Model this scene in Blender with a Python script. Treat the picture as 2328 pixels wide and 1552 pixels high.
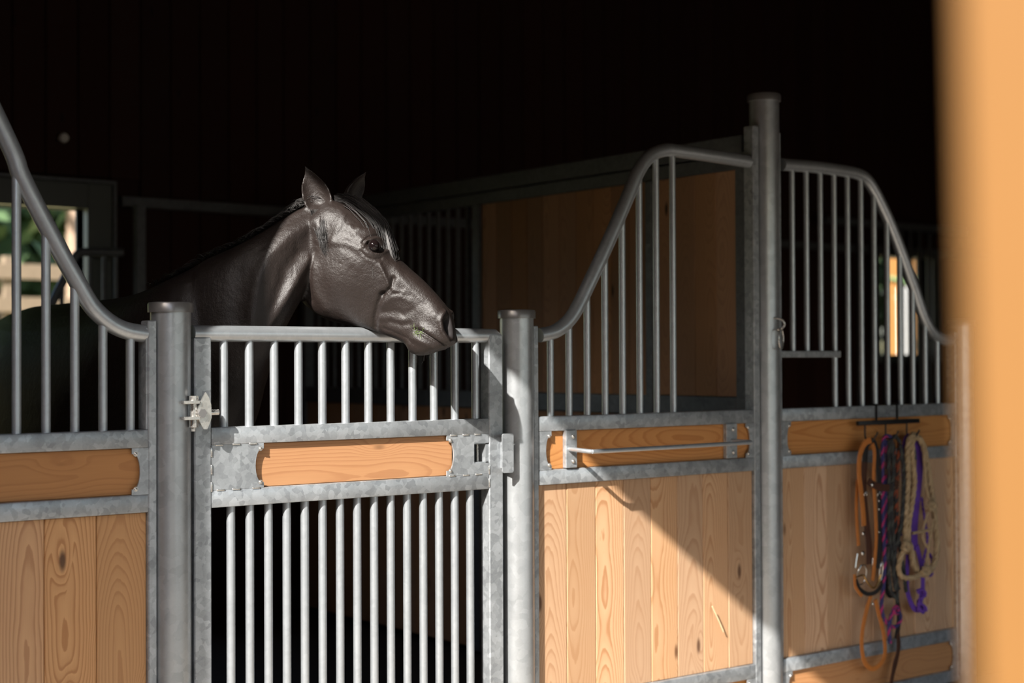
import bpy, bmesh, math, random
import numpy as np
from mathutils import Vector, Matrix, noise as mnoise

for o in list(bpy.data.objects):
    bpy.data.objects.remove(o, do_unlink=True)
SC = bpy.context.scene
COL = SC.collection
random.seed(7)

# ------------------------------------------------------------------ camera
EYE = 1.42                       # camera height over the aisle floor
CAM = np.array([0.0, -3.98920, EYE])
FPX, YAW, PITCH, ROLL = 3478.5, math.radians(37.982), math.radians(0.6988), math.radians(-0.22366)
IW, IH = 2328.0, 1552.0
FW = np.array([math.sin(YAW)*math.cos(PITCH), math.cos(YAW)*math.cos(PITCH), math.sin(PITCH)])
_rt = np.array([math.cos(YAW), -math.sin(YAW), 0.0]); _up = np.cross(_rt, FW)
RT = math.cos(ROLL)*_rt + math.sin(ROLL)*_up
UP = math.cos(ROLL)*_up - math.sin(ROLL)*_rt
cd = bpy.data.cameras.new('camera'); cam = bpy.data.objects.new('camera', cd); COL.objects.link(cam)
cd.sensor_fit = 'HORIZONTAL'; cd.sensor_width = 36.0; cd.lens = FPX*36.0/IW
cd.clip_start = 0.05; cd.clip_end = 300
cam.matrix_world = Matrix(((RT[0], UP[0], -FW[0], CAM[0]), (RT[1], UP[1], -FW[1], CAM[1]), (RT[2], UP[2], -FW[2], CAM[2]), (0, 0, 0, 1)))
cd.dof.use_dof = True; cd.dof.focus_distance = 4.62; cd.dof.aperture_fstop = 1.75; cd.dof.aperture_blades = 9
SC.camera = cam

# ------------------------------------------------------------------ world, sun, exposure
SUN_DIR = Vector((0.750, 0.338, -0.570)).normalized()
w = bpy.data.worlds.new('sky'); SC.world = w; w.use_nodes = True
nt = w.node_tree; nt.nodes.clear()
sky = nt.nodes.new('ShaderNodeTexSky'); sky.sky_type = 'NISHITA'; sky.sun_disc = False
sky.sun_elevation = math.radians(34.7); sky.sun_rotation = math.atan2(-SUN_DIR.x, -SUN_DIR.y)
sky.air_density = 1.0; sky.dust_density = 2.0; sky.ozone_density = 1.0
bg = nt.nodes.new('ShaderNodeBackground'); bg.inputs['Strength'].default_value = 0.33
wo = nt.nodes.new('ShaderNodeOutputWorld')
nt.links.new(sky.outputs[0], bg.inputs[0]); nt.links.new(bg.outputs[0], wo.inputs[0])
ld = bpy.data.lights.new('sun', 'SUN'); sun = bpy.data.objects.new('sun', ld); COL.objects.link(sun)
ld.energy = 12.0; ld.angle = math.radians(0.53); ld.color = (1.0, 0.955, 0.89)
sun.rotation_euler = SUN_DIR.to_track_quat('-Z', 'Y').to_euler()
VS = SC.view_settings
VS.view_transform = 'Standard'; VS.look = 'None'; VS.gamma = 1.0; VS.use_curve_mapping = False
VS.exposure = 0.0
CY = SC.cycles; CY.adaptive_threshold = 0.02; CY.max_bounces = 6; CY.diffuse_bounces = 3; CY.glossy_bounces = 3; CY.transmission_bounces = 2; CY.caustics_reflective = False; CY.caustics_refractive = False; CY.sample_clamp_indirect = 6.0

# ------------------------------------------------------------------ measuring helpers
def rayd(px, py):
    return FW + RT*(px-IW/2)/FPX - UP*(py-IH/2)/FPX
def atY(px, py, Y=0.0):
    d = rayd(px, py); t = (Y-CAM[1])/d[1]; return Vector(CAM + t*d)
def atX(px, py, X):
    d = rayd(px, py); t = (X-CAM[0])/d[0]; return Vector(CAM + t*d)
def ux(px, Y=0.0, py=900):
    return atY(px, py, Y).x

# ------------------------------------------------------------------ materials
def new_mat(name):
    m = bpy.data.materials.new(name); m.use_nodes = True
    n = m.node_tree.nodes; b = n['Principled BSDF']
    return m, m.node_tree, b
def N(t, kind, **kw):
    n = t.nodes.new(kind)
    for k, v in kw.items():
        if k.startswith('i_'):
            key = k[2:]; key = int(key) if key.isdigit() else key.replace('_', ' ')
            n.inputs[key].default_value = v
        else: setattr(n, k, v)
    return n
def L(t, a, b): t.links.new(a, b)
def math_node(t, op, a, b=None, c=None):
    n = t.nodes.new('ShaderNodeMath'); n.operation = op
    for i, v in enumerate((a, b, c)):
        if v is None: continue
        if isinstance(v, (int, float)): n.inputs[i].default_value = v
        else: t.links.new(v, n.inputs[i])
    return n.outputs[0]
def ramp(t, fac, stops, interp='LINEAR'):
    r = t.nodes.new('ShaderNodeValToRGB'); r.color_ramp.interpolation = interp
    e = r.color_ramp.elements
    while len(e) < len(stops): e.new(0.5)
    for i, (p, c) in enumerate(stops):
        e[i].position = p; e[i].color = (*c, 1)
    t.links.new(fac, r.inputs[0]); return r.outputs[0]
def mixc(t, fac, a, b, mode='MIX'):
    n = t.nodes.new('ShaderNodeMix'); n.data_type = 'RGBA'; n.blend_type = mode
    for s, v in ((n.inputs[0], fac), (n.inputs[6], a), (n.inputs[7], b)):
        if isinstance(v, (int, float)): s.default_value = v
        elif isinstance(v, tuple): s.default_value = (*v, 1)
        else: t.links.new(v, s)
    return n.outputs[2]

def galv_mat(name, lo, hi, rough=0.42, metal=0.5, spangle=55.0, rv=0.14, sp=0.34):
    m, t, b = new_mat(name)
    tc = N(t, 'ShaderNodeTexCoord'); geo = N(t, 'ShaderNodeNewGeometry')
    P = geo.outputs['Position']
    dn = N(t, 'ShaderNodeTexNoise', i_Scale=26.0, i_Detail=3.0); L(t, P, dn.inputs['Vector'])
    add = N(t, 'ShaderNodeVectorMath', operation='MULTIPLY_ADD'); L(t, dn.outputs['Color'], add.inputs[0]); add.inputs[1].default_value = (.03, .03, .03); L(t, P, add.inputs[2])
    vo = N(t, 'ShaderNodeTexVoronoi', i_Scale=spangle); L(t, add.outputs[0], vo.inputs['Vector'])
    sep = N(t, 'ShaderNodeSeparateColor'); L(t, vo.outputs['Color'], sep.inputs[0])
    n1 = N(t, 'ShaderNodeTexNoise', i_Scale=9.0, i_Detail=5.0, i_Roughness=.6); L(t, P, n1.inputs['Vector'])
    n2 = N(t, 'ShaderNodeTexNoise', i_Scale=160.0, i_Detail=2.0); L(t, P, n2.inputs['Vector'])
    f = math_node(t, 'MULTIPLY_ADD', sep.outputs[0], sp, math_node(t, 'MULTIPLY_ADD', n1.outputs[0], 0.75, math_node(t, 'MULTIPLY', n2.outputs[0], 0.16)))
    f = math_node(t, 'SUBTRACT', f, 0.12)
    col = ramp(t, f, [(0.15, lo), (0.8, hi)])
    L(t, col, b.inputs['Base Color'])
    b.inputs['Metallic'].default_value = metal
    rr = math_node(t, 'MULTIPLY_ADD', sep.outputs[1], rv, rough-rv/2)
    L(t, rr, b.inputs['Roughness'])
    
    return m

def wood_mat(name, early, late, knotc, contrast=0.75, ringf=150.0, rough=0.55, knots=1.0, vary=0.16):
    """larch board: x across, y through, z along the board in object space"""
    m, t, b = new_mat(name)
    tc = N(t, 'ShaderNodeTexCoord'); oi = N(t, 'ShaderNodeObjectInfo')
    sx = N(t, 'ShaderNodeSeparateXYZ'); L(t, tc.outputs['Object'], sx.inputs[0])
    X, Y, Z = sx.outputs
    rnd = oi.outputs['Random']
    r2 = math_node(t, 'FRACT', math_node(t, 'MULTIPLY', rnd, 37.71))
    r3 = math_node(t, 'FRACT', math_node(t, 'MULTIPLY', rnd, 91.13))
    seed = math_node(t, 'MULTIPLY', rnd, 53.0)
    # knots
    kc = N(t, 'ShaderNodeCombineXYZ'); L(t, X, kc.inputs[0]); L(t, seed, kc.inputs[1]); L(t, math_node(t, 'MULTIPLY', Z, 0.34), kc.inputs[2])
    kv = N(t, 'ShaderNodeTexVoronoi', i_Scale=8.0); L(t, kc.outputs[0], kv.inputs['Vector'])
    kd = kv.outputs['Distance']
    ksep = N(t, 'ShaderNodeSeparateColor'); L(t, kv.outputs['Color'], ksep.inputs[0])
    kgate = math_node(t, 'GREATER_THAN', ksep.outputs[0], 1.0-0.72*knots)
    swirl = N(t, 'ShaderNodeMapRange', interpolation_type='SMOOTHERSTEP'); L(t, kd, swirl.inputs[0])
    swirl.inputs[1].default_value = 0.02; swirl.inputs[2].default_value = 0.36; swirl.inputs[3].default_value = 0.022; swirl.inputs[4].default_value = 0.0
    sw = math_node(t, 'MULTIPLY', swirl.outputs[0], kgate)
    # pith distance wandering along the board gives the arched (cathedral) figure
    zc = N(t, 'ShaderNodeCombineXYZ'); L(t, math_node(t, 'MULTIPLY', X, 1.2), zc.inputs[0]); L(t, seed, zc.inputs[1]); L(t, math_node(t, 'MULTIPLY', Z, 1.15), zc.inputs[2])
    nz = N(t, 'ShaderNodeTexNoise', i_Scale=1.0, i_Detail=2.0, i_Roughness=.45); L(t, zc.outputs[0], nz.inputs['Vector'])
    d = math_node(t, 'MULTIPLY_ADD', nz.outputs[0], 0.22, -0.045)
    fc = N(t, 'ShaderNodeCombineXYZ'); L(t, math_node(t, 'MULTIPLY', X, 30), fc.inputs[0]); L(t, seed, fc.inputs[1]); L(t, math_node(t, 'MULTIPLY', Z, 5.0), fc.inputs[2])
    nf = N(t, 'ShaderNodeTexNoise', i_Scale=1.0, i_Detail=3.0); L(t, fc.outputs[0], nf.inputs['Vector'])
    xo = math_node(t, 'ADD', X, math_node(t, 'MULTIPLY_ADD', r2, 0.09, -0.045))
    rr = math_node(t, 'SQRT', math_node(t, 'ADD', math_node(t, 'MULTIPLY', xo, xo), math_node(t, 'MULTIPLY', d, d)))
    rr = math_node(t, 'ADD', rr, math_node(t, 'MULTIPLY_ADD', nf.outputs[0], 0.008, sw))
    ph = math_node(t, 'FRACT', math_node(t, 'MULTIPLY', rr, ringf))
    ringv = ramp(t, ph, [(0.0, (0, 0, 0)), (0.55, (.22, .22, .22)), (0.86, (1, 1, 1)), (0.97, (.9, .9, .9)), (1.0, (0, 0, 0))], 'EASE')
    # fine fibres
    gc = N(t, 'ShaderNodeCombineXYZ'); L(t, math_node(t, 'MULTIPLY', X, 420), gc.inputs[0]); L(t, seed, gc.inputs[1]); L(t, math_node(t, 'MULTIPLY', Z, 9), gc.inputs[2])
    ng = N(t, 'ShaderNodeTexNoise', i_Scale=1.0, i_Detail=2.0); L(t, gc.outputs[0], ng.inputs['Vector'])
    ringamt = math_node(t, 'MULTIPLY', math_node(t, 'MULTIPLY_ADD', r3, 0.6, 0.5), contrast)
    fac = math_node(t, 'MULTIPLY', ringv, ringamt)
    col = mixc(t, fac, early, late)
    col = mixc(t, math_node(t, 'MULTIPLY', ng.outputs[0], 0.30), col, tuple(c*0.55 for c in early))
    bl = N(t, 'ShaderNodeTexNoise', i_Scale=3.0, i_Detail=3.0); L(t, zc.outputs[0], bl.inputs['Vector'])
    col = mixc(t, math_node(t, 'MULTIPLY', bl.outputs[0], 0.35), col, (early[0]*0.8, early[1]*0.62, early[2]*0.45))
    km = N(t, 'ShaderNodeMapRange', interpolation_type='SMOOTHSTEP'); L(t, kd, km.inputs[0])
    km.inputs[1].default_value = 0.04; km.inputs[2].default_value = 0.11; km.inputs[3].default_value = 1.0; km.inputs[4].default_value = 0.0
    kf = math_node(t, 'MULTIPLY', math_node(t, 'MULTIPLY', km.outputs[0], kgate), 0.9)
    col = mixc(t, kf, col, knotc)
    hv = N(t, 'ShaderNodeHueSaturation'); L(t, col, hv.inputs['Color'])
    L(t, math_node(t, 'MULTIPLY_ADD', r3, vary*2, 1.0-vary), hv.inputs['Value']); L(t, math_node(t, 'MULTIPLY_ADD', r2, 0.16, 0.92), hv.inputs['Saturation'])
    L(t, hv.outputs[0], b.inputs['Base Color'])
    b.inputs['Roughness'].default_value = rough; b.inputs['Specular IOR Level'].default_value = 0.35
    L(t, math_node(t, 'MULTIPLY_ADD', ringv, -0.12, rough+.05), b.inputs['Roughness'])
    return m

def plain_mat(name, col, rough=0.6, metal=0.0, nscale=40.0, amt=0.25, spec=0.5, bump=0.15):
    m, t, b = new_mat(name)
    tc = N(t, 'ShaderNodeTexCoord')
    n = N(t, 'ShaderNodeTexNoise', i_Scale=nscale, i_Detail=4.0); L(t, tc.outputs['Object'], n.inputs['Vector'])
    L(t, mixc(t, n.outputs[0], tuple(c*(1-amt) for c in col), tuple(min(1, c*(1+amt)) for c in col)), b.inputs['Base Color'])
    b.inputs['Roughness'].default_value = rough; b.inputs['Metallic'].default_value = metal; b.inputs['Specular IOR Level'].default_value = spec
    if bump:
        bp = N(t, 'ShaderNodeBump', i_Strength=bump, i_Distance=0.004); L(t, n.outputs[0], bp.inputs['Height']); L(t, bp.outputs[0], b.inputs['Normal'])
    return m

M = {}
M['galv'] = galv_mat('galvanised_steel', (.215, .23, .243), (.51, .537, .56))
M['galv_tube'] = galv_mat('galvanised_tube', (.44, .47, .495), (.58, .612, .638), rough=.36, metal=.68, spangle=70, rv=.04, sp=.2)
M['galv_post'] = galv_mat('galvanised_post', (.39, .41, .425), (.55, .572, .588), rough=.36, metal=.68, spangle=38, rv=.05, sp=.3)
M['galv_shaded'] = galv_mat('shaded_interior_zinc', (.10, .106, .112), (.17, .178, .185), rough=.5, metal=.3, spangle=60)  # darker galvanised copy; the stall interior's shade is put into the colour
M['cap'] = galv_mat('brushed_cap', (.25, .24, .235), (.33, .32, .312), rough=.33, metal=.6, spangle=90, rv=.03, sp=.08)
M['zinc'] = galv_mat('bright_zinc', (.55, .53, .50), (.8, .78, .74), rough=.25, metal=.85, spangle=120)
M['larch'] = wood_mat('larch_board', (.645, .42, .26), (.38, .185, .09), (.12, .055, .028), ringf=135.0, contrast=.85)
M['larch_warm'] = wood_mat('warm_larch_board', (.74, .42, .20), (.38, .155, .055), (.09, .045, .025), ringf=140.0, contrast=1.0)
M['larch_rail'] = wood_mat('larch_rail_board', (.55, .27, .105), (.32, .115, .036), (.12, .05, .02), contrast=.55, ringf=110, knots=.6)
M['larch_dark'] = wood_mat('larch_partition_board', (.58, .335, .185), (.36, .185, .095), (.04, .017, .009), contrast=.6, rough=.7, vary=.26)
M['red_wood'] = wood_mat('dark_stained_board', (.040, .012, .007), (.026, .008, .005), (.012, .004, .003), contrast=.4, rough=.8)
M['floor'] = plain_mat('aisle_floor', (.33, .29, .245), rough=.85, nscale=6, amt=.2)
M['bedding'] = plain_mat('stall_bedding', (.05, .038, .026), rough=.95, nscale=30, amt=.5, bump=.6)
M['orange'] = plain_mat('orange_stained_timber', (.262, .122, .032), rough=.6, nscale=3, amt=.10, bump=.05)
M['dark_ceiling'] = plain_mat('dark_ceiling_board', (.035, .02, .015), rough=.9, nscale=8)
M['win_frame'] = plain_mat('grey_window_frame', (.10, .11, .10), rough=.35, nscale=10, amt=.1, bump=0)
M['black_metal'] = plain_mat('black_powder_coated_metal', (.012, .012, .013), rough=.4, nscale=60, bump=.05)
M['gravel'] = plain_mat('yard_gravel', (.13, .115, .095), rough=.95, nscale=12, amt=.2)
M['grass'] = plain_mat('sunlit_paddock', (.33, .30, .14), rough=.95, nscale=.8, amt=.35)
M['bark'] = plain_mat('pale_bark', (.34, .24, .17), rough=.9, nscale=14, amt=.3, bump=.5)
M['leaf'] = plain_mat('green_foliage', (.12, .20, .085), rough=.7, nscale=1.2, amt=.55, bump=0)
M['fence'] = plain_mat('weathered_fence_board', (.26, .195, .13), rough=.85, nscale=20, amt=.2)
M['white'] = plain_mat('white_paint', (.80, .78, .74), rough=.5, nscale=10, amt=.05)

# ------------------------------------------------------------------ object helpers
def tag(o, label=None, cat=None, group=None, kind=None):
    if label: o['label'] = label
    if cat: o['category'] = cat
    if group: o['group'] = group
    if kind: o['kind'] = kind
    return o
def empty(name, loc, label, cat, group=None):
    o = bpy.data.objects.new(name, None); COL.objects.link(o); o.location = loc; o.empty_display_size = 0.1
    return tag(o, label, cat, group)
def wloc(o):
    v = Vector((0, 0, 0))
    while o is not None:
        v += o.location; o = o.parent
    return v
def link(name, me, mat, parent=None, loc=None, rot=None):
    """link a mesh whose vertices are in world space (or around loc); parents here are never rotated"""
    o = bpy.data.objects.new(name, me); COL.objects.link(o)
    if mat is not None and not me.materials: me.materials.append(M[mat] if isinstance(mat, str) else mat)
    base = Vector(loc) if loc is not None else Vector((0, 0, 0))
    if parent is not None:
        o.parent = parent; base = base - wloc(parent)
    o.location = base
    if rot is not None: o.rotation_euler = rot
    return o
def meshdata(name, verts, faces, smooth=False):
    me = bpy.data.meshes.new(name); me.from_pydata([tuple(v) for v in verts], [], faces); me.update()
    if smooth:
        me.polygons.foreach_set('use_smooth', [True]*len(me.polygons))
    return me
def bm_mesh(name, bm, smooth=False, autos=None):
    bmesh.ops.recalc_face_normals(bm, faces=bm.faces[:])
    me = bpy.data.meshes.new(name); bm.to_mesh(me); bm.free()
    if smooth:
        me.polygons.foreach_set('use_smooth', [True]*len(me.polygons))
        if autos: me.set_sharp_from_angle(angle=math.radians(autos))
    return me
def bm_box(bm, x0, x1, y0, y1, z0, z1, bev=0.0, seg=1):
    r = bmesh.ops.create_cube(bm, size=1.0)
    vs = r['verts']
    for v in vs:
        v.co = Vector((x0+(v.co.x+.5)*(x1-x0), y0+(v.co.y+.5)*(y1-y0), z0+(v.co.z+.5)*(z1-z0)))
    if bev > 0:
        es = list({e for v in vs for e in v.link_edges})
        bmesh.ops.bevel(bm, geom=es, offset=bev, segments=seg, affect='EDGES', profile=0.5)
def box(name, x0, x1, y0, y1, z0, z1, mat, parent=None, bev=0.002, seg=1):
    """box with its origin at its centre"""
    c = Vector(((x0+x1)/2, (y0+y1)/2, (z0+z1)/2)); h = (abs(x1-x0)/2, abs(y1-y0)/2, abs(z1-z0)/2)
    bm = bmesh.new(); bm_box(bm, -h[0], h[0], -h[1], h[1], -h[2], h[2], bev, seg)
    return link(name, bm_mesh(name, bm, bev > 0 and seg > 1, 40), mat, parent, c)
_pc = {}
def plank(parent, x, y, z, wd, th, ln, mat='larch', rot=None, name='plank', bev=0.0025):
    """board: wd along local x, th along local y, ln along local z, centre at x,y,z"""
    key = (round(wd, 4), round(th, 4), round(ln, 4), mat, bev)
    if key not in _pc:
        bm = bmesh.new(); bm_box(bm, -wd/2, wd/2, -th/2, th/2, -ln/2, ln/2, bev)
        _pc[key] = bm_mesh(name, bm)
        _pc[key].materials.append(M[mat])
    return link(name, _pc[key], None, parent, (x, y, z), rot)
def sweep(pts, rad, nseg=12, closed=False, cap=True, flat=None, up=None):
    """verts/faces of a tube along pts; rad scalar or list; flat=(a,b) makes a strap cross-section"""
    P = [Vector(p) for p in pts]; n = len(P); verts = []; faces = []
    T = []
    for i in range(n):
        a = P[(i-1) % n] if (closed or i > 0) else P[i]
        b = P[(i+1) % n] if (closed or i < n-1) else P[i]
        T.append((b-a).normalized())
    ref = Vector(up) if up else (Vector((0, 0, 1)) if abs(T[0].z) < .9 else Vector((0, 1, 0)))
    nrm = (ref - T[0]*ref.dot(T[0])).normalized()
    for i in range(n):
        if up:
            q = ref - T[i]*ref.dot(T[i])
            if q.length > 1e-4: nrm = q.normalized()
        else:
            nrm = (nrm - T[i]*nrm.dot(T[i])).normalized()
        bi = T[i].cross(nrm)
        r = rad[i] if isinstance(rad, (list, tuple)) else rad
        for k in range(nseg):
            a = 2*math.pi*k/nseg
            c, s = math.cos(a), math.sin(a)
            if flat:
                e = 0.35
                cx = math.copysign(abs(c)**e, c)*flat[0]; sy = math.copysign(abs(s)**e, s)*flat[1]
                verts.append(P[i] + nrm*cx + bi*sy)
            else:
                verts.append(P[i] + nrm*(c*r) + bi*(s*r))
    m = n if closed else n-1
    for i in range(m):
        for k in range(nseg):
            a = i*nseg+k; b2 = i*nseg+(k+1) % nseg; j = (i+1) % n
            faces.append((a, b2, j*nseg+(k+1) % nseg, j*nseg+k))
    if cap and not closed:
        faces.append(tuple(range(nseg-1, -1, -1))); faces.append(tuple((n-1)*nseg+k for k in range(nseg)))
    return verts, faces
def tube(name, pts, rad, mat, parent=None, nseg=12, closed=False, flat=None, up=None):
    v, f = sweep(pts, rad, nseg, closed, True, flat, up)
    c = Vector(pts[0]) if parent is None else Vector((0, 0, 0))
    me = meshdata(name, [x-c for x in v], f, True); me.set_sharp_from_angle(angle=math.radians(50))
    return link(name, me, mat, parent, c if parent is None else None)
def catmull(pts, n=8):
    P = [Vector(p) for p in pts]; out = []
    for i in range(len(P)-1):
        p0 = P[max(i-1, 0)]; p1 = P[i]; p2 = P[i+1]; p3 = P[min(i+2, len(P)-1)]
        for k in range(n):
            t = k/n
            out.append(0.5*((2*p1)+(p2-p0)*t+(2*p0-5*p1+4*p2-p3)*t*t+(-p0+3*p1-3*p2+p3)*t**3))
    out.append(P[-1]); return out
_bar = {}
def bar(parent, x, y, z0, z1, r=0.0125, mat='galv_tube', name='bar', nseg=14):
    key = (round(z1-z0, 3), r, mat)
    if key not in _bar:
        v, f = sweep([(0, 0, 0), (0, 0, z1-z0)], r, nseg)
        me = meshdata(name, v, f, True); me.set_sharp_from_angle(angle=math.radians(50)); me.materials.append(M[mat]); _bar[key] = me
    return link(name, _bar[key], None, parent, (x, y, z0))
def lathe(name, prof, loc, mat, parent=None, nseg=40, axis='Z'):
    verts = []; faces = []
    for r, z in prof:
        for k in range(nseg):
            a = 2*math.pi*k/nseg
            p = (r*math.cos(a), r*math.sin(a), z)
            if axis == 'Y': p = (p[0], p[2], p[1])
            verts.append(p)
    for i in range(len(prof)-1):
        for k in range(nseg):
            faces.append((i*nseg+k, i*nseg+(k+1) % nseg, (i+1)*nseg+(k+1) % nseg, (i+1)*nseg+k))
    bm = bmesh.new(); vs = [bm.verts.new(v) for v in verts]
    for f in faces: bm.faces.new([vs[i] for i in f])
    bmesh.ops.remove_doubles(bm, verts=bm.verts[:], dist=1e-5)
    return link(name, bm_mesh(name, bm, True, 35), mat, parent, loc)
def prism(name, poly, y0, y1, mat, parent=None, bev=0.0):
    """polygon in the x-z plane, pulled from y0 (front) to y1"""
    n = len(poly)
    cx = sum(p[0] for p in poly)/n; cz = sum(p[1] for p in poly)/n
    bm = bmesh.new()
    a = [bm.verts.new((p[0]-cx, y0, p[1]-cz)) for p in poly]; b = [bm.verts.new((p[0]-cx, y1, p[1]-cz)) for p in poly]
    f0 = bm.faces.new(a); f1 = bm.faces.new(b[::-1])
    for i in range(n): bm.faces.new((a[i], b[i], b[(i+1) % n], a[(i+1) % n]))
    if bev: bmesh.ops.bevel(bm, geom=list(f0.edges), offset=bev, segments=1, affect='EDGES')
    return link(name, bm_mesh(name, bm), mat, parent, (cx, 0, cz))
_bolt = {}
def bolt(parent, x, y, z, r=0.008, mat='zinc'):
    """domed bolt head facing -Y"""
    key = (r, mat)
    if key not in _bolt:
        prof = [(0, -r*.75), (r*.55, -r*.62), (r*.9, -r*.3), (r, 0), (r*1.35, 0), (r*1.35, r*.2), (0, r*.2)]
        o = lathe('bolt', prof, (0, 0, 0), mat, None, 12, 'Y'); _bolt[key] = o.data; bpy.data.objects.remove(o)
    return link('bolt', _bolt[key], None, parent, (x, y, z))

# ================================================================== THE BUILDING
XW0, XW1 = 0.55, 0.67            # door wall, outer and inner face
YN, YL, ZL = -3.598, -0.606, 3.272   # near jamb, far jamb, lintel of the barn door
YB = 3.5                          # back wall
def structure(o): o['kind'] = 'structure'; return o
def boxes_obj(name, bl, mat, bev=0.0):
    bm = bmesh.new()
    for b in bl: bm_box(bm, *b, bev=bev)
    return link(name, bm_mesh(name, bm), mat)
structure(box('floor', XW0, 13.0, -5.6, YB, -0.12, 0.0, 'floor', bev=0))
structure(box('floor_stall', XW1, 12.9, 0.12, YB, 0.0, 0.02, 'bedding', bev=0))
structure(boxes_obj('wall_left', [(XW0, XW1, -5.6, YN-.08, 0, 4.6), (XW0, XW1, YL, YB, 0, 4.6), (XW0, XW1, YN-.08, YL, ZL+.21, 4.6)], 'orange'))
bm = bmesh.new()
lp = [(YN-.08, ZL), (-1.36, ZL), (YL+.002, ZL+.17), (YL+.002, ZL+.22), (YN-.08, ZL+.22)]
fa = [bm.verts.new((XW0, y_, z_)) for y_, z_ in lp]; fb = [bm.verts.new((XW1, y_, z_)) for y_, z_ in lp]
bm.faces.new(fa); bm.faces.new(fb[::-1])
for i in range(5): bm.faces.new((fa[i], fa[(i+1) % 5], fb[(i+1) % 5], fb[i]))
structure(link('trim_3', bm_mesh('trim_3', bm), 'orange'))
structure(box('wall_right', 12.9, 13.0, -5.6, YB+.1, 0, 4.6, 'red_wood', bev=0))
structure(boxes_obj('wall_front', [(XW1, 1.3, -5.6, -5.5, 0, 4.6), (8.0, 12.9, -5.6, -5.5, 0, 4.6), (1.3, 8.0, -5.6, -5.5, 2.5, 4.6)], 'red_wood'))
structure(box('wall_sky_blocker', -9.6, -9.0, -20, 14, -.1, 7.3, 'dark_ceiling', bev=0))  # unseen wall added across the yard to cut low sky light at the door
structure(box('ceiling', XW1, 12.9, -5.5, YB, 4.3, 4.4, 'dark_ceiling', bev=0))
def jamb():
    bm = bmesh.new(); bm_box(bm, XW0-.004, XW1+.004, YN-.08, YN, 0, 3.28, .004)
    for v in bm.verts:
        if v.co.y > YN-.04: v.co.y += .022*(EYE-v.co.z)/1.0*-1.0 + 0.0
    structure(link('trim_2', bm_mesh('trim_2', bm), 'orange'))
jamb()
pd = bpy.data.lights.new('door_portal', 'AREA'); pd.shape = 'RECTANGLE'; pd.size = YL-YN; pd.size_y = ZL; pd.cycles.is_portal = True
po = bpy.data.objects.new('door_portal', pd); COL.objects.link(po); po.location = (XW0+.02, (YN+YL)/2, ZL/2)
po.rotation_euler = Matrix(((0, 0, -1), (1, 0, 0), (0, -1, 0))).to_euler() if False else Vector((1, 0, 0)).to_track_quat('-Z', 'Z').to_euler()

# back wall with two window openings
WA = (1.55, 3.089, 0.95, atY(195, 475, YB).z)      # clear opening of the near window (x0,x1,z0,z1)
WB = (9.40, 10.04, EYE+0.03, EYE+0.785)
FR = 0.13
def grow(wn, g): return (wn[0]-g, wn[1]+g, wn[2]-g, wn[3]+g)
bl = []; xs = XW1
for wn in (WA, WB):
    bl += [(xs, wn[0], YB+.03, YB+.12, 0, 4.6), (wn[0], wn[1], YB+.03, YB+.12, 0, wn[2]), (wn[0], wn[1], YB+.03, YB+.12, wn[3], 4.6)]; xs = wn[1]
bl.append((xs, 12.9, YB+.03, YB+.12, 0, 4.6))
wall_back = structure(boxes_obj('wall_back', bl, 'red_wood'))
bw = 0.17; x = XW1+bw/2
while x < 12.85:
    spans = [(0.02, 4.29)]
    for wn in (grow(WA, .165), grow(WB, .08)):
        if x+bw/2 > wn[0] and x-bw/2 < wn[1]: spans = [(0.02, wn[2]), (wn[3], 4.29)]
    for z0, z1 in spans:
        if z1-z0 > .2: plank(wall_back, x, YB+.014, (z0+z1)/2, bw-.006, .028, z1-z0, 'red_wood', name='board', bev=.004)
    x += bw
def window(name, wn, fr, depth=.14):
    x0, x1, z0, z1 = wn
    r = structure(bpy.data.objects.new(name, None)); COL.objects.link(r); r.location = (x0, YB, z0)
    for nm, b in (('frame_jamb', (x0-fr, x0, z0-fr, z1+fr)), ('frame_jamb', (x1, x1+fr, z0-fr, z1+fr)), ('frame_head', (x0, x1, z1, z1+fr)), ('frame_sill', (x0, x1, z0-fr, z0))):
        box(nm, b[0], b[1], YB-.03, YB+depth, b[2], b[3], 'win_frame', r, .004)
    f2 = .018
    for nm, b in (('casing', (x0-fr-f2, x0-fr, z0-fr, z1+fr)), ('casing', (x1+fr, x1+fr+f2, z0-fr, z1+fr)), ('casing', (x0-fr-f2, x1+fr+f2, z1+fr, z1+fr+f2))):
        box(nm, b[0], b[1], YB-.05, YB, b[2], b[3], 'galv_shaded', r, .002)
    return r
window('window_1', WA, FR); window('window_2', WB, .06)
kn = atY(140, 315, YB-.01)
ko = lathe('wall_knob', [(0, -.05), (.02, -.048), (.026, -.03), (.014, -.012), (.014, .01), (0, .01)], kn, 'white', None, 16, 'Y')
tag(ko, 'small pale knob high on the dark rear wall', 'knob')
rl = structure(box('trim_1', 3.27, 12.88, YB-.045, YB-.002, EYE+.80, EYE+.855, 'galv_shaded', bev=.003))

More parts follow.
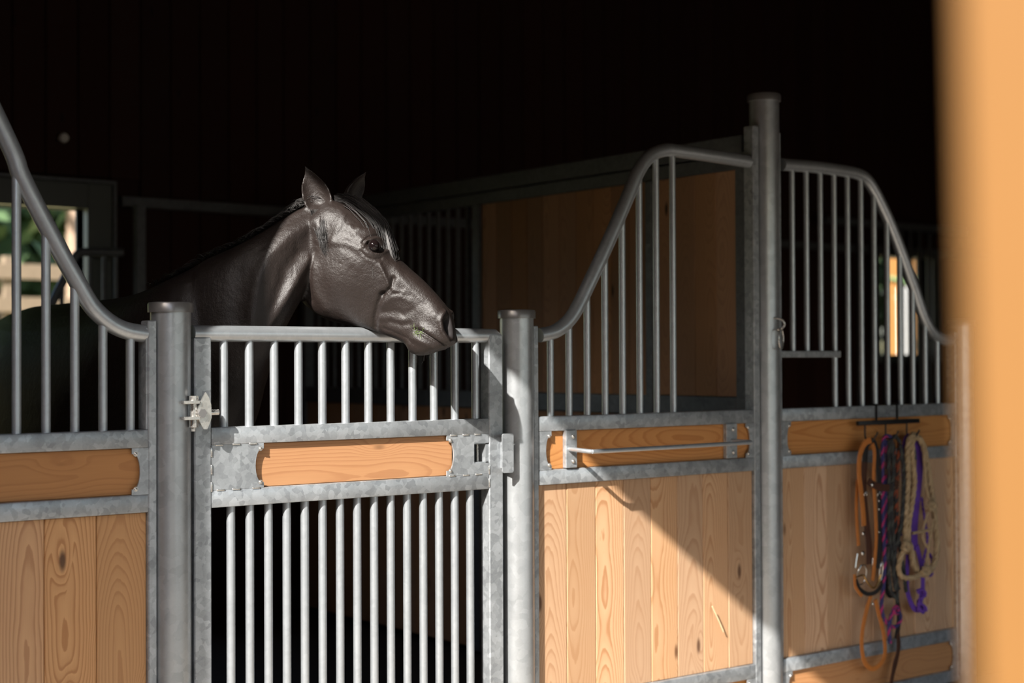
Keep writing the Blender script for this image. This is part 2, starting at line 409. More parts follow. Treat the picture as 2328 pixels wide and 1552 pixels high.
# ------------------------------------------------------------------ outside
def outside():
    bm = bmesh.new()
    gx = [-30, -15, 0, 5, 10, 15, 20, 30, 50]; gy = [3.7, 5, 8, 11, 12, 16, 20, 25, 32, 45, 60]
    hz = lambda y: -0.05 + min(1.42, max(0, y-5)*0.24) + max(0, y-11)*.03
    vv = [[bm.verts.new((a, b, hz(b))) for a in gx] for b in gy]
    for i in range(len(gy)-1):
        for j in range(len(gx)-1): bm.faces.new((vv[i][j], vv[i][j+1], vv[i+1][j+1], vv[i+1][j]))
    structure(link('ground_paddock', bm_mesh('ground_paddock', bm), 'grass'))
    structure(boxes_obj('ground_yard', [(-60, XW0-.001, -60, 3.7, -.2, -.03), (XW0-.001, 60, -60, -5.61, -.2, -.03)], 'gravel'))
    # fence: three boards and posts on the bank
    def fence(x0, x1, y, label):
        f = empty('paddock_fence', (x0, y, hz(y)), label, 'fence')
        for k, zz in enumerate((0.28, 0.62, 0.95)):
            plank(f, (x0+x1)/2, y, hz(y)+zz, .15, .035, x1-x0, 'fence', (0, math.pi/2, 0), 'board')
        xx = x0
        while xx <= x1:
            box('fence_post', xx-.05, xx+.05, y+.02, y+.12, hz(y)-.1, hz(y)+1.1, 'fence', f, .006); xx += 2.2
        return f
    fence(1.0, 17.5, 11.0, 'pale board fence on the bank seen through the rear window')
    def tree(x, y, h, cr, label, seed, trunk_r=.16, low=.12):
        rg = random.Random(seed); z0 = hz(y)
        t = empty('tree', (x, y, z0), label, 'tree', 'trees behind the paddock fence')
        tube('trunk', [(x, y, z0-.2), (x+rg.uniform(-.1, .1), y, z0+h*.4), (x+rg.uniform(-.2, .2), y, z0+h*.85)], [trunk_r, trunk_r*.8, trunk_r*.3], 'bark', t, 10)
        vs = []; fs = []
        cl = [(rg.gauss(0, .45)*cr, rg.gauss(0, .45)*cr, low*h+rg.random()*h*(1-low)) for _ in range(75)]
        for c in cl:
            cw = cr*.42*(1.15-(c[2]/h)*.6)
            for _ in range(60):
                p = Vector((x+c[0]+rg.gauss(0, cw), y+c[1]+rg.gauss(0, cw), z0+c[2]+rg.gauss(0, cw*.5)))
                a = Vector((rg.gauss(0, 1), rg.gauss(0, 1), rg.gauss(0, .5))).normalized()*(.12+.009*y); b = a.orthogonal().normalized()*(.07+.005*y)
                k = len(vs); vs += [p-a, p+b, p+a, p-b]; fs.append((k, k+1, k+2, k+3))
        me = meshdata('foliage', vs, fs); link('foliage', me, 'leaf', t)
    tree(5.2, 14.5, 8, 1.5, 'leafy green tree left of the pale trunk outside the rear window', 3, low=.16)
    tree(7.5, 17.5, 9, 1.7, 'green tree behind the pale trunk outside the rear window', 4, low=.16)
    tree(9.6, 19.5, 9, 2.0, 'tall green tree furthest right beyond the rear window', 5, low=.12)
    tree(4.9, 21.0, 9, 2.2, 'broad green tree far behind the board fence', 6, low=.05)
    tree(8.2, 23.5, 10, 2.6, 'broad tree at the very back of the paddock', 8, low=.05)
    tree(2.6, 25.0, 11, 2.8, 'wide green tree at the left end of the far tree line', 12, low=.03)
    tree(12.5, 25.0, 11, 3.0, 'wide green tree at the right end of the far tree line', 13, low=.03)
    tree(17.5, 11.5, 7, 1.6, 'green tree seen through the small far window', 9, low=.1)
    px = atY(172, 500, 13.0)
    tr = tube('bare_trunk', [(px.x, 13, hz(13)-.1), (px.x, 13, 3.4), (px.x+.03, 13, 6.5)], [.115, .105, .09], 'bark', None, 14)
    tag(tr, 'pale straight bare trunk standing outside the rear window', 'trunk')
    # the posts of the neighbouring shed outside the far window
    a = atY(2044, 600, 8.5); b = atY(2112, 600, 8.5)
    o = box('shed_post', a.x, b.x+.6, 8.5, 8.75, 0, 4.2, 'orange', None, .01); tag(o, 'orange timber post of the shed outside the far window', 'post')
    a = atY(2053, 600, 7.6); b = atY(2067, 600, 7.6)
    o = box('white_post', a.x, b.x, 7.6, 7.7, 0, atY(2060, 652, 7.6).z, 'white', None, .008); tag(o, 'narrow white post outside the far right window', 'post')
outside()

# ================================================================== STALL FRONT
ZR = [EYE-.19, EYE-.24, EYE-.37, EYE-.42, EYE-1.148, EYE-1.20, EYE-1.325, EYE-1.375]   # rail edges
def stall_post(px, py, top, label, Y=.03, r=.057, x=None):
    x = atY(px, py, Y).x if x is None else x
    p = empty('stall_post', (x, Y, 0), label, 'post', 'round steel posts of the stall front')
    lathe('post_tube', [(0, 0), (r, 0), (r, top-.01), (0, top-.01)], (x, Y, 0), 'galv_post', p, 48)
    lathe('post_cap', [(r*.9, top-.029), (r+.0068, top-.029), (r+.0072, top-.006), (r+.004, top-.001), (r-.004, top), (0, top)], (x, Y, 0), 'cap', p, 48)
    return p, x
PL, XL = stall_post(388, 720, EYE+.168, 'short round steel post left of the gate, carrying the hinge')
PM, XM = stall_post(1174.5, 730, EYE+.168, 'short round steel post on the latch side of the gate')
PT, XT = stall_post(1737, 250, EYE+1.015, 'tall round steel post with a tie ring')
PR, XR = stall_post(0, 0, EYE+.168, 'short round steel post half hidden by the blurred orange jamb', x=5.600)
P0, X0 = stall_post(0, 0, EYE+1.015, 'tall round steel post beside the barn door wall', x=0.745)

def arc_edge(xs, xb, z1, z0, notch=.016, n=14):
    """decorative plate edge from top z1 to bottom z0: straight at xs, bowed to xb"""
    pts = [(xs, z1), (xs, z1-notch)]
    zc = (z0+z1)/2; hh = (z1-z0)/2-notch
    for i in range(n+1):
        a = math.pi*i/n
        pts.append((xs+(xb-xs)*(0.25*(1 if 0 < i < n else 0)+0.75*math.sin(a)), zc+hh*math.cos(a)))
    pts += [(xs, z0+notch), (xs, z0)]
    return pts
def end_plate(parent, xo, xs, xb, z1, z0, y=.001, th=.005, bolts=True, flip=None):
    pl = prism('end_plate', [(xo, z1)]+arc_edge(xs, xb, z1, z0)+[(xo, z0)], y, y+th, 'galv', parent)
    if bolts:
        s = 1 if xs > xo else -1
        bx = xs - s*.011
        for z in (z1-.016, z0+.016): bolt(pl, bx, y-.001, z, .0052)
    return pl
def board_row(parent, x0, x1, z0, z1, wd=.1385, y=.014, th=.03, mat='larch'):
    n = max(1, round((x1-x0)/wd)); wdn = (x1-x0)/n
    for i in range(n):
        plank(parent, x0+wdn*(i+.5), y+th/2+random.uniform(-.0008, .0008), (z0+z1)/2, wdn-.0016, th, z1-z0, mat)
def rails(parent, x0, x1, pairs, y1=.045):
    for z1, z0 in pairs: box('rail', x0, x1, 0, y1, z0, z1, 'galv', parent, .004, 2)
def curve_tube(parent, pts, Y=.025, r=.0245, n=6):
    P = [atY(a, b, Y) for a, b in pts]
    P = catmull(P, n)
    tube('curved_top_tube', P, r, 'galv_tube', parent, 20)
    return P
def tube_z(P, x):
    for a, b in zip(P, P[1:]):
        if min(a.x, b.x) <= x <= max(a.x, b.x):
            t = (x-a.x)/(b.x-a.x+1e-9); return a.z+(b.z-a.z)*t
    return P[0].z
def panel(x0, x1, loc, label, mat='larch'):
    p = empty('stall_front_panel', loc, label, 'stall panel', 'panels of the stall front')
    rails(p, x0, x1, [(ZR[0], ZR[1]), (ZR[2], ZR[3]), (ZR[4], ZR[5]), (ZR[6], ZR[7])])
    board_row(p, x0, x1, ZR[4], ZR[3], mat=mat)
    plank(p, (x0+x1)/2, .026, (ZR[1]+ZR[2])/2, ZR[1]-ZR[2], .026, x1-x0, 'larch_rail', (0, math.pi/2, 0))
    plank(p, (x0+x1)/2, .026, (ZR[5]+ZR[6])/2, ZR[5]-ZR[6], .026, x1-x0, 'larch_rail', (0, math.pi/2, 0))
    return p
# --- left panel
xa, xb = .805, 1.828
pl = panel(xa, xb, (1.3, .02, 0), 'left stall panel with tube sweeping up to the left', 'larch_warm')
CL = curve_tube(pl, [(-560, -330), (-430, -345), (-330, -300), (-200, -120), (12, 308), (50, 403), (123, 546), (176, 641), (210, 697), (248, 732), (286, 751), (334, 759.5)])
box('side_channel', xb-.001, 1.853, 0, .05, ZR[7], EYE+.115, 'galv', pl, .003)
box('side_flange', xb-.006, xb, .004, .056, ZR[0], EYE+.095, 'galv', pl, .002)
x = 1.785
while x > .84:
    bar(pl, x, .025, ZR[0]-.004, tube_z(CL, x)); x -= .0803
end_plate(pl, xb, 1.779, 1.803, ZR[1], ZR[2]); end_plate(pl, xb, 1.779, 1.803, ZR[5], ZR[6])
# --- middle panel
xa, xb = 3.228, 4.274
pm = panel(xa, xb, (3.75, .02, 0), 'middle stall panel with blanket rail and tube rising to the tall post')
CM = curve_tube(pm, [(1226, 762), (1262, 753), (1292, 729.6), (1313, 698), (1343, 636), (1373, 572), (1403, 504), (1428, 445), (1449.5, 393.6), (1475, 357), (1509, 341.4), (1543, 343.5), (1628, 355.5), (1712, 369)])
box('side_channel', 3.206, xa, 0, .05, ZR[7], EYE+.115, 'galv', pm, .003)
box('side_channel', xb, 4.306, 0, .05, ZR[7], EYE+.885, 'galv', pm, .003)
for i in range(8): bar(pm, 3.299+i*.0824, .025, ZR[0]-.004, tube_z(CM, 3.299+i*.0824), .012)
for za, zb in ((ZR[1], ZR[2]), (ZR[5], ZR[6])):
    end_plate(pm, xa, 3.283, 3.259, za, zb); end_plate(pm, xb, 4.229, 4.250, za, zb)
# --- right panel
xa, xb = 4.430, 5.520
pr = panel(xa, xb, (5.0, .02, 0), 'right stall panel with the tack rack and feed opening')
CR = curve_tube(pr, [(1777, 374), (1841, 378.6), (1901, 386), (1951.5, 396), (1976.6, 416), (2001.8, 461.6), (2027, 517), (2052, 582), (2077, 652.6), (2097, 713), (2117.5, 753), (2142.6, 771), (2165, 772)])
box('side_channel', 4.408, xa, 0, .05, ZR[7], EYE+.87, 'galv', pr, .003)
box('side_channel', xb, 5.545, 0, .05, ZR[7], EYE+.115, 'galv', pr, .003)
box('feed_opening_bar', xa, 4.785, .008, .042, EYE+.006, EYE+.032, 'galv', pr, .003)
for i in range(12):
    x = 4.518+i*.0825
    bar(pr, x, .025, (EYE+.03) if i < 3 else ZR[0]-.004, tube_z(CR, x), .012)
for za, zb in ((ZR[1], ZR[2]), (ZR[5], ZR[6])):
    end_plate(pr, xa, 4.478, 4.457, za, zb); end_plate(pr, xb, 5.47, 5.492, za, zb)

# ------------------------------------------------------------------ gate
G0, G1, G2, G3 = 1.968, 2.021, 3.019, 3.076
g = empty('stall_gate', (2.5, .02, 0.04), 'galvanised barred gate with a blank wooden name board', 'gate')
zt = EYE+.0800
box('stile', G0, G1, 0, .048, .05, zt-.012, 'galv', g, .003); box('stile', G2, G3, 0, .048, .05, zt+.004, 'galv', g, .003)
tube('top_rail', catmull([(G0+.004, .024, zt), (2.3, .024, zt), (2.8, .024, zt), (3.035, .024, zt), (3.058, .024, zt-.006), (3.062, .024, zt-.03)], 6), .0235, 'galv_tube', g, 20)
box('rail', G1, G2, 0, .045, ZR[1], ZR[0], 'galv', g, .003, 2); box('rail', G1, G2, 0, .045, ZR[3], ZR[2], 'galv', g, .003, 2)
box('rail', G1, G2, 0, .045, .06, .11, 'galv', g, .003, 2)
for i in range(12): bar(g, 2.072+i*.0826, .024, ZR[0]-.003, zt, .0128)
for i in range(15): bar(g, 2.094+i*.06165, .024, .10, ZR[3]+.003, .0128)
end_plate(g, G1, 2.190, 2.163, ZR[1], ZR[2])
hx0, hx1, hz1, hz0 = ux(1078), G2, atY(1095, 1007, 0).z, atY(1095, 1052, 0).z
gp = prism('latch_plate', [(G2, ZR[1]), (G2, hz1), (hx0, hz1), (hx0, hz0), (G2, hz0), (G2, ZR[2])]+arc_edge(2.850, 2.877, ZR[1], ZR[2])[::-1], .001, .006, 'galv', g)
for z in (ZR[1]-.016, ZR[2]+.016): bolt(gp, 2.863, 0, z, .0055)
bm = bmesh.new()
for b in ((hx0-.003, hx0, .002, .045, hz0, hz1), (hx1-.012, hx1, .004, .045, hz0, hz1), (hx0, hx1, .004, .045, hz1-.003, hz1+.002), (hx0, hx1, .004, .045, hz0-.003, hz0+.003)): bm_box(bm, *b)
lb = link('latch_box', bm_mesh('latch_box', bm), 'galv', g)
bar(lb, (hx0+hx1)/2+.004, .03, hz0, hz1, .0035, 'zinc', 'latch_bolt'); bar(lb, (hx0+hx1)/2-.012, .034, hz0, hz1, .0035, 'zinc', 'latch_bolt')
plank(g, 2.52, .024, (ZR[1]+ZR[2])/2, ZR[1]-ZR[2], .022, .72, 'larch_rail', (0, math.pi/2, 0), 'name_board')
# catch plate lapping onto the latch post
def rrect(x0, x1, z0, z1, r, n=5):
    pts = []
    for cx, cz, a0 in ((x1-r, z1-r, 0), (x0+r, z1-r, 90), (x0+r, z0+r, 180), (x1-r, z0+r, 270)):
        for i in range(n+1):
            a = math.radians(a0+90*i/n); pts.append((cx+r*math.cos(a), cz+r*math.sin(a)))
    return pts
cz1, cz0 = atY(1155, 985, -.03).z, atY(1155, 1074, -.03).z
prism('catch_plate', rrect(ux(1141, -.034), ux(1166, -.034), cz0, cz1, .007), -.037, -.032, 'galv', g)
box('catch_arm', G3-.012, G3+.004, -.034, .01, cz0+.012, cz1-.012, 'galv', g, .002)
# stitch welds round the plates
wb = bmesh.new()
for xx, zz in ((2.045, ZR[1]), (2.10, ZR[1]), (2.155, ZR[1]), (2.05, ZR[2]), (2.10, ZR[2]), (2.165, ZR[2]), (2.875, ZR[1]), (2.925, ZR[1]), (2.972, ZR[1]), (2.87, ZR[2]), (2.925, ZR[2]), (2.975, ZR[2])):
    bm_box(wb, xx-.013, xx+.013, -.002, .004, zz-.0028, zz+.0028, .0018, 2)
for xx, zz in ((G1, ZR[1]-.02), (G1, ZR[2]+.01), (G1, ZR[1]-.07), (G2, ZR[2]+.012), (G2, ZR[3]+.02)):
    bm_box(wb, xx-.0028, xx+.0028, -.002, .004, zz-.014, zz+.014, .0018, 2)
wo_ = link('stitch_welds', bm_mesh('stitch_welds', wb, True, 50), 'zinc', g); wo_['kind'] = 'stuff'
# hinge
hz = atY(437, 940, -.03).z
hg = empty('hinge', (XL+.06, -.02, hz), None, None); hg.parent = g; hg.location = Vector((XL+.06, -.02, hz))-Vector(g.location)
yh = -.028; hxp = ux(440, yh)
for dz in (.028, -.017):
    prism('hinge_ear', [(ux(412, yh), 0), (ux(412, yh), .009), (ux(448, yh), .009), (ux(448, yh), 0)], yh-.02, yh+.045, 'zinc', hg, .001).location.z += hz+dz-.0-0
lathe('hinge_pin', [(0, -.050), (.007, -.050), (.007, -.040), (.014, -.038), (.014, -.018), (.0105, -.018), (.0105, .034), (.014, .036), (.014, .050), (0, .050)], (hxp, yh, hz), 'zinc', hg, 12)
v = [(ux(444, yh), hz+.012), (ux(452, yh), hz+.034), (ux(463, yh), hz+.060), (ux(470, yh), hz+.045), (ux(475, yh), hz+.025), (ux(476, yh), hz-.012), (ux(472, yh), hz-.028), (ux(466, yh), hz-.045), (ux(458, yh), hz-.044), (ux(447, yh), hz-.018)]
hp = prism('hinge_saddle_plate', v, yh-.014, yh-.008, 'zinc', hg)
prism('hinge_saddle_plate', [(a+.004, b*.8+hz*.2) for a, b in v], yh+.006, yh+.012, 'zinc', hg)
tube('hinge_bolt', [(ux(450, yh), yh, hz+.002), (ux(496, yh), yh, hz+.002)], .0085, 'zinc', hg, 12)
lathe('hinge_nut', [(0, -.012), (.013, -.012), (.013, .012), (0, .012)], (ux(457, yh-.01), yh-.01, hz+.001), 'cap', hg, 6, 'Y')

# ------------------------------------------------------------------ blanket rail on the middle panel
br = empty('blanket_rail', (3.76, -.01, EYE-.31), 'thin steel blanket rail bolted to the middle panel board', 'rail')
xa1, xb1, xa2, xb2 = ux(1284), ux(1309), ux(1649), ux(1673)
zc = EYE-.303
for a, b in ((xa1, xb1), (xa2, xb2)):
    mp = box('mounting_plate', a, b, -.006, .013, zc-.064, zc+.064, 'galv', br, .0015)
    for z in (zc-.042, zc+.042): bolt(mp, (a+b)/2+.006, -.008, z, .0062)
rp = [(3.356, -.004, zc), (3.356, -.04, zc-.001), (3.357, -.095, zc-.003), (3.372, -.111, zc-.004), (3.40, -.113, zc-.004), (3.75, -.113, zc-.003), (4.10, -.113, zc-.001), (4.128, -.111, zc), (4.143, -.095, zc), (4.1435, -.04, zc), (4.1435, -.004, zc)]
tube('rod', catmull(rp, 5), .0075, 'galv_tube', br, 12)

# tie ring on the tall post
tr = empty('tie_ring', (XT+.02, -.02, EYE+.12), 'small steel tie ring hanging from a hook on the tall post', 'ring')
rx, ry, rz = atY(1764, 725, -.03)
tube('hook', catmull([(rx, -.01, rz), (rx-.004, -.032, rz+.004), (rx+.008, -.055, rz-.004), (rx+.014, -.060, rz-.022), (rx+.006, -.052, rz-.037), (rx-.006, -.04, rz-.040)], 6), .0042, 'zinc', tr, 10)
cx, cy, cz = rx+.006, -.050, rz-.075
tube('ring', [(cx+.026*math.cos(a), cy+.012*math.cos(a), cz+.037*math.sin(a)) for a in [2*math.pi*i/28 for i in range(28)]], .003, 'zinc', tr, 8, True)

# straw stuck on the boards
s0, s1 = atY(1619, 1378, -.01), atY(1645, 1436, .0)
o = tube('straw', catmull([s0, (s0+s1)/2+Vector((.004, 0, -.004)), s1], 4), .0022, plain_mat('straw', (.75, .62, .38), .7), None, 6)
tag(o, 'short pale straw clinging to the boards of the middle panel', 'straw')

# ------------------------------------------------------------------ partition behind the tall post
XP = 4.345
pp = empty('stall_partition', (XP, 1.75, 0), 'tall boarded partition with barred rear half, running back from the tall post', 'partition')
zt1, zt0, zb1, zb0 = EYE+.865, EYE+.735, EYE-.145, EYE-.225
box('end_channel', XP-.03, XP+.03, .085, .135, .05, EYE+.80, 'galv_shaded', pp, .003)
box('top_rail', XP-.03, XP+.03, .10, YB-.05, zt0+.06, zt1, 'galv_shaded', pp, .003)
box('top_rail', XP-.022, XP+.022, .135, YB-.05, zt0, zt0+.055, 'galv_shaded', pp, .003)
box('middle_rail', XP-.03, XP+.03, .135, YB-.05, zb0, zb1, 'galv_shaded', pp, .003)
box('middle_post', XP-.034, XP+.03, .60, .64, .05, zt0, 'galv_shaded', pp, .003)
box('middle_post', XP-.034, XP+.03, 1.785, 1.84, .05, zt0, 'galv_shaded', pp, .003)
box('end_post', XP-.034, XP+.03, YB-.1, YB-.05, .05, zt1, 'galv_shaded', pp, .003)
def side_boards(y0, y1, z0, z1, wd=.118):
    n = round((y1-y0)/wd); wn = (y1-y0)/n
    for i in range(n):
        plank(pp, XP, y0+wn*(i+.5), (z0+z1)/2, wn-.0016, .034, z1-z0, 'larch_dark', (0, 0, math.pi/2))
side_boards(.135, .60, zb1, zt0); side_boards(.64, 1.785, zb1, zt0); side_boards(.135, YB-.1, .06, zb0)
y = 1.84+.075
while y < YB-.12:
    bar(pp, XP, y, zb1-.003, zt0+.003, .0125, 'galv_shaded'); y += .0815
g2 = empty('window_guard', (9.7, YB-.16, 0), 'row of dark vertical bars in front of the far right window', 'guard')
for px in (1952, 1982, 2012, 2050, 2069, 2091, 2113):
    q = atY(px, 700, YB-.16); bar(g2, q.x, YB-.16, .02, EYE+1.0, .022, 'black_metal')
box('upper_rail', 8.6, 10.3, YB-.19, YB-.13, EYE+.98, EYE+1.03, 'galv_shaded', g2, .003); box('lower_rail', 8.6, 10.3, YB-.19, YB-.13, .26, .32, 'galv_shaded', g2, .003)
# guard rail with swan neck in front of the rear window
YG = YB-.16
gr = empty('window_guard', (2.9, YG, 0), 'dark steel guard with a bent tube in front of the rear window', 'guard')
gpts = [atY(px, py, YG) for px, py in ((60, 772), (105, 712), (135, 655), (168, 590), (180, 576), (200, 573), (278, 574))]
GP = catmull(gpts, 6)
tube('bent_tube', GP, .022, 'galv_shaded', gr, 14)
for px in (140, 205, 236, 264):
    q = atY(px, 650, YG); bar(gr, q.x, YG, .02, tube_z(GP, q.x), .011, 'galv_shaded')
box('lower_rail', 2.2, 3.3, YG-.02, YG+.02, .26, .31, 'galv_shaded', gr, .003)
box('guard_post', 3.285, 3.335, YG-.025, YG+.025, .02, EYE+.80, 'galv_shaded', gr, .003)

# ================================================================== THE HORSE
def horse_coat():
    m, t, b = new_mat('black_horse_coat')
    geo = N(t, 'ShaderNodeNewGeometry')
    n1 = N(t, 'ShaderNodeTexNoise', i_Scale=7.0, i_Detail=4.0); L(t, geo.outputs['Position'], n1.inputs['Vector'])
    mp = N(t, 'ShaderNodeMapping'); mp.inputs['Scale'].default_value = (520, 520, 190); L(t, geo.outputs['Position'], mp.inputs['Vector'])
    n2 = N(t, 'ShaderNodeTexNoise', i_Scale=1.0, i_Detail=2.0); L(t, mp.outputs[0], n2.inputs['Vector'])
    c = mixc(t, n1.outputs[0], (.0085, .0057, .0048), (.021, .0136, .0112))
    c = mixc(t, math_node(t, 'MULTIPLY', n2.outputs[0], .35), c, (.034, .024, .0205))
    L(t, c, b.inputs['Base Color'])
    L(t, math_node(t, 'MULTIPLY_ADD', n2.outputs[0], .26, .33), b.inputs['Roughness'])
    b.inputs['Specular IOR Level'].default_value = 0.5
    b.inputs['Sheen Weight'].default_value = 0.0; b.inputs['Sheen Roughness'].default_value = 0.4
    n3 = N(t, 'ShaderNodeTexNoise', i_Scale=48.0, i_Detail=5.0, i_Roughness=.65); L(t, geo.outputs['Position'], n3.inputs['Vector'])
    bp = N(t, 'ShaderNodeBump', i_Strength=.5, i_Distance=.006); L(t, math_node(t, 'MULTIPLY_ADD', n2.outputs[0], .22, n3.outputs[0]), bp.inputs['Height']); L(t, bp.outputs[0], b.inputs['Normal'])
    return m
M['coat'] = horse_coat()
M['hair'] = plain_mat('black_horse_hair', (.022, .019, .018), rough=.46, nscale=140, amt=.85, spec=.5, bump=0)
M['eye'] = plain_mat('dark_eye', (.008, .005, .005), rough=.06, nscale=90, amt=.3, bump=0)
M['nostril'] = plain_mat('dark_nostril_lining', (.010, .007, .007), rough=.7, nscale=60, bump=0)

HH = Vector((.5735, -.8195, 0)).normalized(); HN = Vector((.8195, .5735, 0)).normalized()   # head: forward, far side
HP0 = atY(1000, 745, -.165)                                                             # muzzle on the head's middle plane
def on_head(px, py, off=0.0):
    d = Vector(rayd(px, py)); c = Vector(CAM)
    t = ((HP0-c).dot(HN)-off)/d.dot(HN)
    return c+d*t
def hc(P):      # head coordinates (a along, b up, lateral)
    q = P-HP0; return q.dot(HH), P.z, q.dot(HN)

def interp_ring(g, m):
    """g sampled at equal angles 0..pi -> m+1 smooth samples"""
    n = len(g)-1; out = []
    for i in range(m+1):
        u = i/m*n; k = min(int(u), n-1); f = u-k
        ext = lambda j: g[j] if 0 <= j <= n else (-g[-j] if j < 0 else -g[2*n-j])
        p0, p1, p2, p3 = ext(k-1), g[k], g[k+1], ext(k+2)
        out.append(max(0.0, 0.5*((2*p1)+(p2-p0)*f+(2*p0-5*p1+4*p2-p3)*f*f+(-p0+3*p1-3*p2+p3)*f**3)))
    return out
def loft(rings):
    n = len(rings[0]); v = [p for r in rings for p in r]; f = []
    for i in range(len(rings)-1):
        for k in range(n):
            f.append((i*n+k, i*n+(k+1) % n, (i+1)*n+(k+1) % n, (i+1)*n+k))
    for r0, ii in ((rings[0], 0), (rings[-1], len(rings)-1)):
        c = Vector((0, 0, 0))
        for p in r0: c += p
        v.append(c/n); ci = len(v)-1
        for k in range(n):
            f.append((ci, ii*n+(k+1) % n, ii*n+k) if ii == 0 else (ci, ii*n+k, ii*n+(k+1) % n))
    return v, f
def smooth_stations(S, sub):
    """catmull through tuples of Vectors/floats/lists"""
    out = []
    def cm(a, b, c, d, t): return 0.5*((2*b)+(c-a)*t+(2*a-5*b+4*c-d)*t*t+(-a+3*b-3*c+d)*t**3)
    n = len(S)
    for i in range(n-1):
        a, b, c, d = S[max(i-1, 0)], S[i], S[i+1], S[min(i+2, n-1)]
        for k in range(sub):
            t = k/sub; row = []
            for j in range(len(b)):
                if isinstance(b[j], list): row.append([cm(a[j][q], b[j][q], c[j][q], d[j][q], t) for q in range(len(b[j]))])
                else: row.append(cm(a[j], b[j], c[j], d[j], t))
            out.append(tuple(row))
    out.append(S[-1]); return out
def section_ring(T, B, lat, wd, g, m=18):
    gg = interp_ring(g, m); left = []; right = []
    for i in range(m+1):
        v = (1-math.cos(math.pi*i/m))/2
        c = B+(T-B)*v
        left.append(c-lat*(wd*gg[i])); right.append(c+lat*(wd*gg[i]))
    return left+right[1:-1][::-1]
GA = [0, .46, .72, .86, .95, 1.0, .92, .60, 0]
GB = [0, .50, .72, .83, .94, 1.0, .90, .60, 0]
GC = [0, .52, .82, .96, 1.0, .98, .88, .58, 0]
GN = [0, .45, .78, .96, 1.0, .92, .74, .45, 0]      # neck: thin crest
GO = [0, .40, .73, .94, 1.0, .95, .78, .46, 0]      # barrel
HV = []; HF = []
def add_part(vf):
    v, f = vf; k = len(HV); HV.extend(v); HF.extend([tuple(i+k for i in q) for q in f])
# head
hs = [((712, 490), (664, 560), .046, GA), ((738, 470), (664, 618), .070, GA), ((765, 456), (676, 662), .087, GA), ((795, 466), (694, 690), .098, GA), ((830, 488), (719, 712), .104, GA), ((860, 517), (750, 729), .104, GA),
      ((884, 553), (787, 738), .097, GA), ((903, 584), (822, 745), .086, GB), ((928, 608), (852, 753), .074, GB), ((956, 632), (880, 763), .064, GB), ((980, 656), (904, 772), .058, GC),
      ((1001, 680), (924, 783), .057, GC), ((1015, 698), (934, 800), .060, GC), ((1025, 714), (951, 808), .060, GC), ((1031, 735), (974, 806), .054, GC), ((1034, 757), (1000, 795), .044, GC), ((1034, 775), (1020, 790), .022, GC)]
S = [(on_head(*t), on_head(*b_), w_, list(g_)) for t, b_, w_, g_ in hs]
add_part(loft([section_ring(T, B, HN, w_, g_) for T, B, w_, g_ in smooth_stations(S, 6)]))
# neck, trunk: (top px, bottom px, depth, half width, profile)
ns = [((772, 470), (735, 630), .115, .045, GN), ((742, 460), (704, 655), .145, .054, GN), ((700, 466), (670, 706), .162, .062, GN), ((650, 492), (636, 770), .178, .080, GN), ((596, 528), (602, 850), .210, .106, GN),
      ((534, 562), (566, 940), .275, .132, GN), ((470, 590), (532, 1040), .36, .155, GN), ((412, 624), (490, 1130), .43, .18, GN), ((350, 656), (420, 1190), .64, .235, GO)]
S = []
for t, b_, Y, w_, g_ in ns: S.append((atY(*t, Y), atY(*b_, Y), w_, list(g_)))
bs = [((296, 674), .90, .80, .275), ((226, 682), 1.17, .76, .30), ((152, 689), 1.45, .80, .30), ((98, 697), 1.72, .90, .275), ((55, 722), 1.97, 1.0, .22), ((35, 780), 2.10, 1.12, .12)]
for t, Y, zb, w_ in bs:
    T = atY(*t, Y); S.append((T, Vector((T.x+.02, T.y+.02, zb)), w_, list(GO)))
SS = smooth_stations(S, 5); rings = []
for i, (T, B, w_, g_) in enumerate(SS):
    c = (T+B)/2; c0 = (SS[max(i-1, 0)][0]+SS[max(i-1, 0)][1])/2; c1 = (SS[min(i+1, len(SS)-1)][0]+SS[min(i+1, len(SS)-1)][1])/2
    tn = (c1-c0).normalized(); up = (T-B).normalized(); lat = up.cross(tn).normalized()
    rings.append(section_ring(T, B, lat, w_, g_))
add_part(loft(rings))
# legs
def leg(pts):
    st = [Vector(p[:3]) for p in pts]; rings = []
    P = smooth_stations([(Vector(p[:3]), p[3], p[4]) for p in pts], 4)
    for c, rx_, ry_ in P:
        rings.append([c+Vector((rx_*math.cos(a), ry_*math.sin(a), 0)) for a in [2*math.pi*k/20 for k in range(20)]])
    add_part(loft(rings))
for sx in (-1, 1):
    bx = 2.16+sx*.13
    leg([(bx, .80, 1.15, .10, .17), (bx, .74, .92, .075, .10), (bx, .73, .66, .055, .065), (bx, .71, .48, .045, .052), (bx, .725, .40, .030, .036), (bx, .73, .24, .027, .034), (bx, .73, .17, .036, .044), (bx, .70, .10, .030, .036), (bx, .675, .05, .05, .06), (bx, .665, .021, .056, .068)])
    bx = 2.18+sx*.14
    leg([(bx, 1.80, 1.2, .13, .24), (bx, 1.74, .98, .10, .17), (bx, 1.80, .78, .06, .09), (bx, 1.93, .60, .040, .062), (bx, 1.95, .53, .038, .05), (bx, 1.93, .42, .031, .038), (bx, 1.91, .24, .029, .036), (bx, 1.90, .17, .038, .044), (bx, 1.86, .10, .032, .038), (bx, 1.83, .05, .05, .06), (bx, 1.82, .021, .056, .066)])
